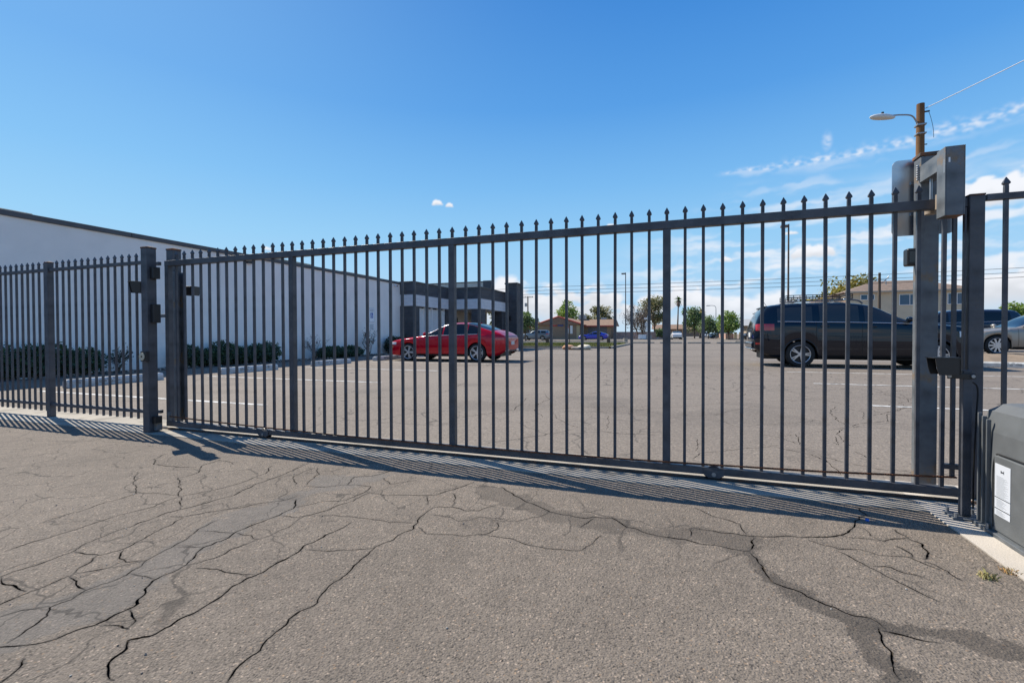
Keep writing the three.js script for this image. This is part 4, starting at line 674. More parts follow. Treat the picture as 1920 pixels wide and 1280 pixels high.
const sedan = (p) => ({ L: 4.9, W: 1.86, r: .335, rim: .25, spokes: 5, twin: true, archR: .375, wheels: [-1.45, 1.4], n: 140,
  belt: [[-2.45, .60], [-2.3, .70], [-1.9, .80], [-1.0, .905], [-.4, .945], [.6, .975], [1.4, 1.0], [2.0, 1.0], [2.36, .96], [2.45, .86]],
  roof: [[-2.45, .6], [-1.05, .9], [-.75, 1.03], [-.3, 1.26], [.05, 1.39], [.4, 1.45], [.8, 1.455], [1.15, 1.42], [1.55, 1.32], [1.95, 1.18], [2.25, 1.05], [2.45, .86]],
  width: [[-2.45, .70], [-2.36, .82], [-2.15, .92], [-1.7, .985], [-1, 1], [1.2, 1], [1.9, .97], [2.25, .90], [2.4, .80], [2.45, .72]],
  low: [[-2.45, .34], [-2.3, .24], [-1.9, .2], [1.9, .21], [2.25, .28], [2.45, .42]], windows: [[-.78, -.02, 0, .035], [.04, .98, 0, .035], [1.02, 1.42, 0, .04]], doors: [-.92, .01, 1.02], handles: [-.2, .82], mirror: [-.68, 1.02], lamps: [[-2.34, -1.98, .62, .72, 'lamp'], [-2.3, -2.12, .5, .57, 'amber'], [2.1, 2.41, .8, .9, 'red']], screen: [-1.02, .0], back: [.98, 1.98], chrome: true, chromeTop: true, ...p });
const suv = (p) => ({ L: 4.95, W: 1.9, r: .37, rim: .25, spokes: 5, twin: true, archR: .425, wheels: [-1.55, 1.38], n: 140, top: .76,
  belt: [[-2.47, .8], [-2.38, .95], [-1.95, 1.05], [-1.2, 1.12], [0, 1.17], [1.2, 1.2], [2.1, 1.22], [2.4, 1.2], [2.47, 1.0]],
  roof: [[-2.47, .8], [-1.35, 1.12], [-1.0, 1.25], [-.55, 1.5], [-.2, 1.65], [.25, 1.72], [1.2, 1.735], [1.85, 1.715], [2.15, 1.66], [2.32, 1.48], [2.43, 1.24], [2.47, 1.0]],
  width: [[-2.47, .74], [-2.36, .86], [-2.1, .95], [-1.6, 1], [1.7, 1], [2.2, .97], [2.4, .90], [2.47, .84]], low: [[-2.47, .42], [-2.3, .3], [-1.9, .25], [1.9, .26], [2.3, .36], [2.47, .5]],
  windows: [[-1.08, -.06, 0, .035], [.06, .94, 0, .035], [1.1, 1.92, 0, .07]], doors: [-1.15, .0, 1.02], handles: [-.2, .82], mirror: [-.98, 1.24], lamps: [[-2.38, -1.98, .8, .94, 'lamp'], [2.0, 2.44, .98, 1.16, 'red'], [2.3, 2.44, .6, .65, 'red']], screen: [-1.32, -.22], back: [2.12, 2.38], plateY: .8, chrome: true, cladding: true, ...p });
const redCar = car('red_sedan', 'glossy red fastback sedan with dark windows parked nose to the office', sedan({ paint: phy({ color: lin(.46, .003, .016), roughness: .1, metalness: .15 }), rimMat: std({ color: lin(.6, .6, .62), metalness: .7, roughness: .3 }) }), [-8.36, 0, -16.5], 0);
{
  part(redCar, 'roof_fin', new THREE.ConeGeometry(.05, .07, 4).scale(1.6, 1, .4).translate(1.2, 1.42, 0), redCar.children[0].material);
  part(redCar, 'grille', rbx(-2.475, -2.44, .38, .55, -.5, .5, .01), carMat.trim); part(redCar, 'rear_lip', rbx(2.3, 2.46, .36, .44, -.6, .6, .03), carMat.trim); part(redCar, 'exhaust_trim', rbx(2.38, 2.475, .37, .46, .42, .66, .02), carMat.chrome); part(redCar, 'exhaust_trim', rbx(2.38, 2.475, .37, .46, -.66, -.42, .02), carMat.chrome); part(redCar, 'light_bar', rbx(2.43, 2.468, .82, .87, -.62, .62, .01), carMat.red);
}
const blackSuv = car('black_crossover', 'black seven seat crossover with roof basket parked sideways in the lot', suv({ paint: phy({ color: lin(.004, .008, .016), roughness: .04 }), handleMat: carMat.trim, twin: true, spokes: 5, r: .345, archR: .4, rim: .245, glassMat: phy({ color: lin(.03, .034, .038), roughness: .03 }) }), [4.83, 0, -17.06], Math.PI); blackSuv.scale.setScalar(1.11);
{
  const o = blackSuv, steel = carMat.trim;
  for (const z of [-.58, .58]) part(o, 'roof_rail', tube([V(-.1, 1.68, z), V(.0, 1.76, z), V(.9, 1.775, z), V(1.75, 1.735, z), V(1.85, 1.67, z)], .02, 8, 40), std({ color: lin(.1, .1, .11), roughness: .4 }));
  const B = new THREE.Group(); B.name = 'roof_basket'; o.add(B); const bar = [], x0 = .1, x1 = 1.62, zz = .52;
  for (const y of [1.83, 1.885, 1.94]) { bar.push(cyl(.012, .012, V(x0, y, -zz), V(x1, y, -zz), 6), cyl(.012, .012, V(x0, y, zz), V(x1, y, zz), 6), cyl(.012, .012, V(x0, y, -zz), V(x0, y, zz), 6), cyl(.012, .012, V(x1, y, -zz), V(x1, y, zz), 6)); }
  part(B, 'side_rail', merge(bar), steel); const up = [], fl = []; for (let i = 0; i <= 10; i++) { const x = lerp(x0, x1, i / 10); for (const z of [-zz, zz]) up.push(cyl(.009, .009, V(x, 1.81, z), V(x, 1.945, z), 5)); fl.push(cyl(.009, .009, V(x, 1.82, -zz), V(x, 1.82, zz), 5)); } part(B, 'upright', merge(up), steel); part(B, 'floor_bar', merge(fl), steel);
  part(B, 'ratchet_strap', tube([V(.3, 1.84, .2), V(.6, 1.86, -.1), V(1, 1.85, .3), V(1.4, 1.86, 0)], .02, 6, 40), std({ color: lin(.55, .42, .03), roughness: .8 })); part(B, 'load_bar', merge([rbx(.3, .36, 1.775, 1.815, -.66, .66, .01), rbx(1.35, 1.41, 1.765, 1.815, -.66, .66, .01)]), carMat.chrome);
  part(o, 'antenna', cyl(.006, .004, V(2.0, 1.66, .2), V(2.16, 1.93, .22), 6), steel); part(o, 'rear_spoiler', rbx(1.95, 2.24, 1.61, 1.66, -.6, .6, .02), o.children[0].material); part(o, 'rear_bumper', rbx(2.36, 2.53, .5, .66, -.72, .72, .04), o.children[0].material); part(o, 'bumper_trim', rbx(2.4, 2.545, .44, .5, -.66, .66, .02), carMat.chrome);
}
// raised end of the lot on the right
struct('raised_lot', merge([bx(7.9, 40, -.1, .24, -52, -20.1)]), M.lot);
{ const r = rng(4), pos = [], ix = [], nx = 60, nz = 8; for (let i = 0; i <= nx; i++) for (let j = 0; j <= nz; j++) { const x = lerp(7.2, 26, i / nx), t = j / nz, z = lerp(-18.6, -20.6, t), h = sstep(0, .75, t) * .3 * sstep(7.2, 8.1, x) + (t > .02 && t < .98 ? (r() - .5) * .035 : 0); pos.push(x, Math.max(.004, h + .004), z); } for (let i = 0; i < nx; i++) for (let j = 0; j < nz; j++) { const q = i * (nz + 1) + j; ix.push(q, q + nz + 1, q + 1, q + 1, q + nz + 1, q + nz + 2); } const g = new THREE.BufferGeometry(); g.setAttribute('position', new THREE.Float32BufferAttribute(pos, 3)); g.setIndex(ix); g.computeVertexNormals(); struct('dirt_bank', uvm(g), M.dirt); }
car('silver_sedan', 'silver beige sedan with ten spoke wheels parked on the dirt bank', sedan({ paint: paint(.30, .27, .23, .3, .35), spokes: 10, twin: false, chromeTop: false, roof: [[-2.45, .6], [-1.05, .9], [-.75, 1.03], [-.3, 1.29], [.05, 1.42], [.4, 1.47], [.9, 1.46], [1.3, 1.36], [1.7, 1.15], [1.95, 1.01], [2.45, .86]], windows: [[-.78, -.02, 0, .035], [.04, .98, 0, .035]], back: [1.1, 1.8] }), [11.5, .24, -21.5], 0);
car('dark_suv', 'dark blue sport utility car standing behind the black crossover', suv({ paint: paint(.012, .018, .035, .25), n: 90 }), [10.4, .24, -25.3], 0);
wheelStop(8.7, -17.6, 1.9, 'grey concrete wheel stop lying askew before the dirt bank', undefined, 1.25);
// cars along the street
car('grey_suv', 'grey blue sport utility car parked before the tan house', suv({ paint: paint(.14, .19, .24, .3, .3), n: 70, cladding: false }), [-23.6, -.02, -78.0], 0);
car('blue_sedan', 'bright blue fastback car parked at the kerb by the tan house', sedan({ paint: paint(.012, .03, .42, .25), n: 70 }), [-14.2, -.02, -80.6], 0);
car('white_car', 'white car coming down the side street towards the lot', sedan({ paint: paint(.7, .7, .69, .3), n: 70 }), [-1.0, -.02, -92.5], -Math.PI / 2 + .1);
car('white_van', 'white sport utility car parked in a yard behind low fences', suv({ paint: paint(.68, .68, .68, .3), n: 60, cladding: false }), [7.8, -.02, -112.5], .2);
car('silver_car', 'silver car parked farther down the side street', sedan({ paint: paint(.4, .4, .4, .3), n: 60 }), [5.4, -.02, -125], Math.PI / 2);
car('dark_pickup', 'dark car parked in the yard below the low grey roof', suv({ paint: paint(.03, .035, .04, .3), n: 60, cladding: false }), [11.6, -.02, -84.5], 0);
console.log('cars done');

// ------------------------------------------------------------------ planting
function leafMesh(spots, size, cols, r, flat = 0) {                // spots: x, y, z, tint; one small folded leaf face each
  const pos = [], col = [], nor = [];
  for (const [x, y, z, k] of spots) {
    const a = r() * 6.2832, b = Math.acos(2 * r() - 1), u = V(Math.cos(a) * Math.sin(b), Math.cos(b) * (1 - flat), Math.sin(a) * Math.sin(b)).normalize(), w = V(r() - .5, r() - .5, r() - .5).cross(u).normalize(), s = size * (.55 + .8 * r()), c = cols[(r() * cols.length) | 0], t = k * (.75 + .5 * r()), n = V().crossVectors(w, u);
    const P = [V(x, y, z).addScaledVector(u, -s), V(x, y, z).addScaledVector(w, s * .5), V(x, y, z).addScaledVector(u, s), V(x, y, z).addScaledVector(w, -s * .5)];
    for (const q of [0, 1, 2, 0, 2, 3]) { pos.push(P[q].x, P[q].y, P[q].z); nor.push(n.x, n.y, n.z); col.push(c[0] * t, c[1] * t, c[2] * t); }
  }
  const g = new THREE.BufferGeometry(); g.setAttribute('position', new THREE.Float32BufferAttribute(pos, 3)); g.setAttribute('normal', new THREE.Float32BufferAttribute(nor, 3)); g.setAttribute('color', new THREE.Float32BufferAttribute(col, 3)); return g;
}
M.leaf = phy({ vertexColors: true, roughness: .8, side: THREE.DoubleSide, transmission: .55, thickness: 0 });
M.leafMatte = std({ vertexColors: true, roughness: .85, side: THREE.DoubleSide });
M.twig = std({ color: lin(.12, .085, .06), roughness: 1 }); M.bark = std({ map: withRep(tint([.14, .105, .075], .45, 5, 12, 256), 1.5), roughness: 1 });
const GREEN = [[0.025, 0.075, 0.022], [0.035, 0.094, 0.027], [0.019, 0.056, 0.019], [0.056, 0.125, 0.031]], OLIVE = [[0.196, 0.19, 0.057], [0.149, 0.161, 0.046], [0.23, 0.207, 0.069]], LIME = [[0.2, 0.3, 0.025], [0.15, 0.25, 0.025], [0.25, 0.338, 0.05]], MID = [[0.138, 0.213, 0.062], [0.106, 0.175, 0.05], [0.175, 0.25, 0.075]], DRY = [[.15, .11, .085], [.12, .09, .07], [.18, .135, .1]], GOLD = [[0.345, 0.276, 0.034], [0.276, 0.241, 0.034], [0.207, 0.196, 0.029]];
function branches(r, base, h, spread, n, rad, depth = 2) {
  const g = [], tips = [];
  const grow = (p, d, len, ra, k) => { let q = p.clone(), dir = d.clone(); const pts = [q.clone()]; for (let i = 0; i < 4; i++) { dir.add(V((r() - .5) * .5, r() * .25, (r() - .5) * .5)).normalize(); q = q.clone().addScaledVector(dir, len / 4); pts.push(q); } for (let i = 0; i + 1 < pts.length; i++) g.push(cyl(ra * (1 - i * .18), ra * (1 - (i + 1) * .18), pts[i], pts[i + 1], ra > .05 ? 8 : 5)); tips.push(q, pts[2]); if (k > 0) for (let c = 0; c < 3; c++) grow(pts[2 + (c % 3)], dir.clone().add(V((r() - .5) * 1.7, r() * .7, (r() - .5) * 1.7)).normalize(), len * (.5 + .25 * r()), ra * .5, k - 1); };
  for (let i = 0; i < n; i++) { const a = i / n * 6.28 + r(); grow(base, V(Math.cos(a) * spread, 1, Math.sin(a) * spread).normalize(), h * (.7 + .4 * r()), rad * (.7 + .5 * r()), depth); }
  return { geo: merge(g), tips };
}
function shrub(name, label, x, z0, z1, h, n, cols, seed, group, leaf = .05) {
  const r = rng(seed), o = thing(name, label, 'shrub', [x, 0, (z0 + z1) / 2], 0, group), L = Math.abs(z1 - z0), spots = [], C = []; const m = Math.max(3, Math.round(L * 3));
  for (let k = 0; k < m; k++) { const hh = h * (.62 + .42 * r()); C.push([(r() - .5) * .3, hh * .52, ((k + .5) / m - .5) * L, .36 + .12 * r(), hh * .5, L / m * .95 + .08]); }
  for (let i = 0; i < n; i++) { const c = C[(r() * m) | 0], a = r() * 6.28, b = Math.acos(2 * r() - 1), q = Math.pow(r(), .28) * (.86 + .3 * r()); const y = c[1] + Math.cos(b) * c[4] * q; if (y < .04) continue; spots.push([c[0] + Math.cos(a) * Math.sin(b) * c[3] * q, y, c[2] + Math.sin(a) * Math.sin(b) * c[5] * q, 1]); }
  part(o, 'foliage', leafMesh(spots, leaf, cols, r), M.leaf); const st = []; for (let k = 0; k < m * 3; k++) { const c = C[k % m]; st.push(cyl(.012, .006, V((r() - .5) * .1, 0, c[2] + (r() - .5) * .1), V(c[0] + (r() - .5) * .3, c[1] + .15, c[2] + (r() - .5) * .3), 5)); } part(o, 'stems', merge(st), M.twig);
  return o;
}
shrub('shrub', 'long dark green hedge shrub against the wall beyond the first fence bay', -14.45, -3.9, -7.95, .82, 12000, GREEN, 21);
shrub('shrub', 'broad dark green shrub with rounded humps before the white wall', -14.45, -10.35, -13.75, .84, 12000, GREEN, 22);
shrub('shrub', 'low dark green shrub between two bare bushes by the wall', -14.45, -16.2, -18.7, .62, 8000, GREEN, 23);
shrub('shrub', 'tall olive shrub beside the charcoal corner pier', -14.4, -21.3, -22.4, 1.25, 5000, [[.03, .05, .012], [.045, .06, .016], [.022, .04, .01]], 24);
function thinBush(label, z, h, leaves, seed, cols, x = -14.45) {
  const r = rng(seed), o = thing('sparse_bush', label, 'bush', [x, 0, z]), b = branches(r, V(0, 0, 0), h * .62, .5, 6, .018, 2); part(o, 'branches', b.geo, M.twig);
  const s = []; for (let i = 0; i < leaves; i++) { const t = b.tips[(r() * b.tips.length) | 0]; s.push([t.x + (r() - .5) * .16, t.y + (r() - .5) * .14, t.z + (r() - .5) * .16, 1]); } part(o, 'foliage', leafMesh(s, .03, cols, r), M.leafMatte); return o;
}
thinBush('thin straggly green bush by the wall beside the receiver post', -8.5, .55, 420, 31, [[.04, .065, .03], [.06, .05, .035], [.08, .06, .045]]);
thinBush('bare grey brown bush standing by the white wall', -15.85, .86, 160, 32, DRY);
thinBush('half dead bush with brown tufts below the parking sign', -19.5, 1.1, 620, 33, [[.05, .045, .02], [.07, .055, .03], [.035, .035, .015]]);
{ // gravel litter in the bed and loose stones on the drive
  const g = new THREE.DodecahedronGeometry(1, 0), n = 900, m = new THREE.InstancedMesh(g, std({ roughness: .9 }), n), r = rng(8), q = new THREE.Object3D(); m.name = 'loose_gravel';
  for (let i = 0; i < n; i++) { const bed = i < 500; if (bed) q.position.set(-14.85 + r() * .85, .016, -4 - r() * 19); else q.position.set(-6 + r() * 7.1, .002, -3.2 + r() * 2.5); const s = bed ? .012 + r() * .03 : .0015 + r() * r() * .004; q.scale.set(s, s * .7, s * (.7 + .6 * r())); q.rotation.set(r() * 6, r() * 6, r() * 6); q.updateMatrix(); m.setMatrixAt(i, q.matrix); const k = r(); m.setColorAt(i, k > .6 ? lin(.45, .41, .35) : k > .1 ? lin(.24, .2, .17) : lin(.06, .055, .05)); }
  m.castShadow = m.receiveShadow = true; m.userData = { label: 'loose bits of gravel scattered on the bed and the asphalt', category: 'gravel', kind: 'stuff' }; scene.add(m);
}
function weed(label, x, z, h, n, seed, cols) { const r = rng(seed), pos = [], col = []; for (let i = 0; i < n; i++) { const a = r() * 6.28, l = h * (.4 + .8 * r()), w = .0016 + r() * .0016, ox = (r() - .5) * .05, oz = (r() - .5) * .05, out = l * (.3 + .7 * r()), c = cols[(r() * cols.length) | 0]; const P = [[ox - Math.sin(a) * w, 0, oz + Math.cos(a) * w], [ox + Math.sin(a) * w, 0, oz - Math.cos(a) * w], [ox + Math.cos(a) * out * .4, l * .6, oz + Math.sin(a) * out * .4], [ox + Math.cos(a) * out, l * .8, oz + Math.sin(a) * out]]; for (const t of [[0, 1, 2], [1, 3, 2]]) for (const q of t) { pos.push(...P[q]); col.push(...c); } } const g = new THREE.BufferGeometry(); g.setAttribute('position', new THREE.Float32BufferAttribute(pos, 3)); g.setAttribute('color', new THREE.Float32BufferAttribute(col, 3)); g.computeVertexNormals(); const m = solo('dry_weed', label, 'weed', g, M.leafMatte); m.position.set(x, 0, z); return m; }
weed('tuft of dry straw coloured weed in the asphalt by the pad', 1.175, -2.455, .03, 60, 41, [[.5, .4, .17], [.4, .32, .13], [.28, .26, .1]]);
weed('small tuft of orange brown weed at the edge of the concrete pad', 1.288, -2.545, .022, 50, 42, [[.45, .24, .08], [.4, .3, .12]]);
{ const m = solo('bottle_cap', 'small blue plastic cap lying in a crack before the gate', 'cap', new THREE.CylinderGeometry(.009, .01, .007, 18), std({ color: lin(.03, .14, .5), roughness: .4 })); m.position.set(.932, .0045, -3.0); m.rotation.set(.3, 0, .2); }

// ------------------------------------------------------------------ trees
function tree(name, label, x, z, H, trunkH, W, n, leaf, cols, seed, o2 = {}) {
  const r = rng(seed), o = thing(name, label, 'tree', [x, -.05, z], 0, o2.group), ch = H - trunkH, C = []; const m = o2.clumps || 16;
  for (let k = 0; k < m; k++) { const a = r() * 6.28, q = Math.sqrt(r()) * .72, y = trunkH + ch * (.18 + .64 * r()), taper = 1 - .55 * Math.pow((y - trunkH) / ch, 2); C.push([Math.cos(a) * q * W / 2 * taper, y, Math.sin(a) * q * W / 2 * taper, W * (.15 + .13 * r())]); }
  const g = [cyl(.022 * H, .013 * H, V(0, 0, 0), V((r() - .5) * .3, trunkH + ch * .25, (r() - .5) * .3), 9)]; for (const c of C) g.push(cyl(.008 * H, .003 * H, V(0, trunkH * .8 + ch * .1 * r(), 0), V(c[0], c[1], c[2]), 5)); part(o, 'trunk', merge(g), M.bark);
  const s = []; for (let i = 0; i < n; i++) { const c = C[(r() * m) | 0], a = r() * 6.28, b = Math.acos(2 * r() - 1), q = c[3] * Math.pow(r(), .4) * (1 + .35 * (r() - .3)); s.push([c[0] + Math.cos(a) * Math.sin(b) * q, c[1] + Math.cos(b) * q * (o2.squash || .8) - (o2.weep ? r() * r() * o2.weep : 0), c[2] + Math.sin(a) * Math.sin(b) * q, 1]); }
  part(o, 'crown', leafMesh(s, leaf, cols, r), M.leaf); return o;
}
tree('round_tree', 'leafy bright green tree rising behind the gable of the tan house', -25, -107, 8.9, 3, 6, 2600, .26, LIME, 51);
tree('round_tree', 'olive coloured tree behind the right roof of the tan house', -18.4, -113, 7.6, 3, 7.4, 2600, .26, OLIVE, 52);
tree('round_tree', 'low olive tree between the tan house roofs', -21.4, -110, 5.6, 2, 4.4, 1500, .24, OLIVE, 53);
tree('conifer', 'small dark pointed tree left of the tan house', -34.2, -112, 6.6, 1, 2.6, 1200, .22, [[.035, .06, .03], [.05, .08, .04]], 54, { squash: 1.2 });
tree('broad_tree', 'light green tree beside the charcoal end tower', -23.4, -71.5, 5.2, 1.2, 4.6, 2600, .2, MID, 55);
tree('broad_tree', 'olive green broad tree behind the dead brown tree', -5.7, -109, 9.4, 3, 7, 3200, .26, OLIVE, 56);
tree('weeping_tree', 'feathery light green weeping tree along the side street', 2.6, -111, 7.6, 2, 5.2, 3400, .22, MID, 57, { weep: 2.2 });
tree('weeping_tree', 'low rounded green tree between weeping tree and street lamp', 5.0, -103, 4.7, 1, 4.6, 2600, .22, MID, 58, { weep: 1 });
tree('round_tree', 'bright lime green tree at the corner of the right yard', 7.5, -88, 4.9, 1, 4.6, 3200, .2, LIME, 59, { group: undefined });
tree('round_tree', 'golden green tree crown behind the two storey house', 25.2, -88.5, 9.9, 4, 9.5, 5200, .3, GOLD, 60, { clumps: 26 });
for (let k = 0; k < 5; k++) tree('yard_tree', 'green tree in the far row beyond the silver sedan', 32.5 + k * 3.4, -76 - (k % 2) * 4, 3.8 + (k % 3) * .5, .8, 4.6, 1500, .24, k % 2 ? MID : LIME, 61 + k, { group: 'trees in the far row on the right' });
tree('small_tree', 'small green bush at the end of the pink block wall', -3.9, -94, 2.1, .3, 2.0, 900, .16, MID, 70);
tree('broad_tree', 'dull green tree seen through the office portico', -17.5, -46, 4.6, 1, 4.2, 2600, .16, [[.12, .13, .03], [.09, .11, .03]], 71);
tree('yard_tree', 'dark olive tree behind the low grey roof', 13.2, -104, 3.6, 1, 5, 1200, .24, OLIVE, 72);
{
  const r = rng(80), o = thing('dead_tree', 'wide brown dead tree with bare twigs before the pink wall', 'tree', [-7.2, 0, -91.5]), b = branches(r, V(0, 0, 0), 3.6, .85, 7, .13, 3); part(o, 'trunk', b.geo, std({ color: lin(.15, .115, .09), roughness: 1 }));
  const s = []; for (let i = 0; i < 3800; i++) { const t = b.tips[(r() * b.tips.length) | 0]; if (t.y > 5.2 && r() < .75) continue; s.push([t.x * 1.05 + (r() - .5) * 1.2, Math.max(.4, t.y - r() * 1.3 + (r() - .5) * .9), t.z + (r() - .5) * 1.2, 1]); } part(o, 'dry_crown', leafMesh(s, .13, DRY, r), M.leafMatte);
}
function palm(label, x, z, H, seed, R = 1.5, cols = MID) {
  const r = rng(seed), o = thing('palm_tree', label, 'palm', [x, 0, z]), pts = []; for (let i = 0; i <= 8; i++) pts.push(V(Math.sin(i / 8 * 1.4) * .3, H * i / 8, 0));
  const g = []; for (let i = 0; i < 8; i++) g.push(cyl(.24 - i * .014, .24 - (i + 1) * .014, pts[i], pts[i + 1], 10)); part(o, 'trunk', merge(g), M.bark);
  const T = pts[8], frond = (el, len, droop, w, a) => { const p = []; const d = V(Math.cos(a), 0, Math.sin(a)), sd = V(-Math.sin(a), 0, Math.cos(a)); let prev = null; const out = []; for (let i = 0; i <= 6; i++) { const t = i / 6, c = T.clone().addScaledVector(d, len * t * Math.cos(el) * (1 - .15 * t)).add(V(0, len * (Math.sin(el) * t - droop * t * t), 0)), ww = w * Math.sin(Math.PI * Math.min(1, t * .85 + .12)); const row = [c.clone().addScaledVector(sd, ww).add(V(0, -ww * .35, 0)), c, c.clone().addScaledVector(sd, -ww).add(V(0, -ww * .35, 0))]; if (prev) for (let k = 0; k < 2; k++) out.push(prev[k], row[k], prev[k + 1], prev[k + 1], row[k], row[k + 1]); prev = row; } for (const v of out) p.push(v.x, v.y, v.z); return p; };
  const mk = (n, e0, e1, droop, col, len) => { const pos = [], cc = []; for (let i = 0; i < n; i++) { const q = frond(lerp(e0, e1, r()), len * (.8 + .4 * r()), droop * (.7 + .6 * r()), .12 + .06 * r(), r() * 6.28), c = col[(r() * col.length) | 0]; pos.push(...q); for (let k = 0; k < q.length / 3; k++) cc.push(...c); } const h = new THREE.BufferGeometry(); h.setAttribute('position', new THREE.Float32BufferAttribute(pos, 3)); h.setAttribute('color', new THREE.Float32BufferAttribute(cc, 3)); h.computeVertexNormals(); return h; };
  part(o, 'fronds', mk(46, -.3, 1.35, .42, cols, R), M.leafMatte); part(o, 'dead_skirt', mk(40, -1.45, -.7, .25, DRY, R * .95), M.leafMatte); return o;
}
palm('tall fan palm with a slim trunk beside the side street', -1.2, -132, 9.9, 91, 1.5); palm('shorter fan palm partly behind the tall slim palm', .2, -138, 7.4, 92, 1.3); palm('fan palm crown rising over the olive tree', -4.4, -118, 9.2, 93, 1.4, LIME); palm('stout palm with golden crown among the weeping trees', 3.9, -116, 6.0, 94, 1.1, [[.4, .26, .03], [.3, .2, .04]]);

// ------------------------------------------------------------------ houses across the street
const roofMat = std({ map: withRep(tint([.24, .155, .105], .3, 5, 14, 256), .5), roughness: .95 }), fasciaRed = std({ color: lin(.42, .08, .06), roughness: .7 }), tanWall = std({ map: withRep(tint([.27, .19, .125], .12, 5, 8, 256), .4), roughness: .95 });
function prism(x0, x1, z0, z1, e, p, along) {                        // gable roof solid, ridge along x or z, with overhang included
  const mx = (x0 + x1) / 2, mz = (z0 + z1) / 2, t = .12, A = along === 'z' ? [[x0, e, z1], [mx, p, z1], [x1, e, z1], [x0, e, z0], [mx, p, z0], [x1, e, z0]] : [[x0, e, z1], [x0, p, mz], [x0, e, z0], [x1, e, z1], [x1, p, mz], [x1, e, z0]], pos = [];
  const f = (...i) => i.forEach((k) => pos.push(...A[k])); f(0, 2, 1); f(3, 4, 5); f(0, 1, 4, 0, 4, 3); f(1, 2, 5, 1, 5, 4); f(0, 3, 5, 0, 5, 2);
  const g = new THREE.BufferGeometry(); g.setAttribute('position', new THREE.Float32BufferAttribute(pos, 3)); g.computeVertexNormals(); return uvm(g);
}
{
  const o = thing('tan_house', 'low tan shop house with red edged gable roofs across the street', 'house');
  part(o, 'wall', merge([bx(-26.5, -18.3, 0, 2.72, -101, -89), bx(-18.3, -12.9, 0, 2.5, -100, -92), bx(-30.6, -26.5, 0, 2.5, -99, -90.5)]), tanWall);
  const gw = prism(-26.5, -18.3, -89.3, -89.0, 2.72, 4.1, 'z'); part(o, 'gable_wall', gw, tanWall);
  const r1 = part(o, 'roof', prism(-27.2, -17.6, -101.4, -88.6, 2.74, 4.32, 'z').translate(0, .06, 0), roofMat); part(r1, 'fascia', merge([cyl(.13, .13, V(-27.2, 2.82, -88.55), V(-22.4, 4.4, -88.55), 4), cyl(.13, .13, V(-17.6, 2.82, -88.55), V(-22.4, 4.4, -88.55), 4)]), fasciaRed);
  const r2 = part(o, 'roof', prism(-20.5, -12.3, -100.6, -91.4, 2.52, 3.9, 'x').translate(0, .05, 0), roofMat); part(r2, 'fascia', bx(-20.4, -12.25, 2.42, 2.66, -91.4, -91.34), fasciaRed);
  const r3 = part(o, 'roof', bx(-31, -26.6, 2.5, 2.72, -99.4, -90.1), roofMat); part(r3, 'fascia', bx(-31.02, -26.58, 2.42, 2.78, -90.1, -90.02), fasciaRed);
  part(o, 'roof_cooler', rbx(-19.9, -18.5, 4.0, 4.9, -97, -95.6, .05), M.galv); part(o, 'roof_cooler', rbx(-15.4, -14.4, 3.6, 4.3, -97, -96, .05), M.galv);
  part(o, 'corner_board', bx(-18.9, -18.28, 0, 2.7, -89.02, -88.97), std({ color: lin(.45, .36, .2), roughness: .9 })); part(o, 'grey_panel', bx(-17.2, -13.6, 0, 2.4, -92.0, -91.96), std({ color: lin(.13, .125, .13), roughness: .8 }));
  for (const x of [-29.6, -28.2]) { const w = part(o, 'window', bx(x, x + .9, 1, 2, -90.5, -90.46), carMat.glass); part(w, 'window_frame', merge([bx(x - .06, x, .95, 2.05, -90.5, -90.42), bx(x + .9, x + .96, .95, 2.05, -90.5, -90.42)]), M.white); }
  const mk = (col, n) => { const c = document.createElement('canvas'); c.width = 128; c.height = 96; const x = c.getContext('2d'); x.fillStyle = col; x.fillRect(0, 0, 128, 96); x.fillStyle = '#f3f3f3'; for (let k = 0; k < n; k++) x.fillRect(10, 14 + k * (76 / n), 100 - (k % 2) * 20, 76 / n * .42); const t = new THREE.CanvasTexture(c); t.colorSpace = THREE.SRGBColorSpace; return std({ map: t, roughness: .6 }); };
  const s1 = thing('shop_sign', 'red and white lettered board on the gable of the tan house', 'sign', [-23.5, 3.05, -88.94]); part(s1, 'board', bx(-.72, .72, -.5, .5, 0, .06).clone(), mk('#b3263a', 3)); s1.children[0].geometry = new THREE.BoxGeometry(1.44, 1, .06).translate(0, 0, .03);
  const s2 = thing('shop_sign', 'blue board with white line on the gable of the tan house', 'sign', [-22.0, 3.05, -88.94]); part(s2, 'board', new THREE.BoxGeometry(1.1, 1, .06).translate(0, 0, .03), mk('#1c4f9c', 2));
}
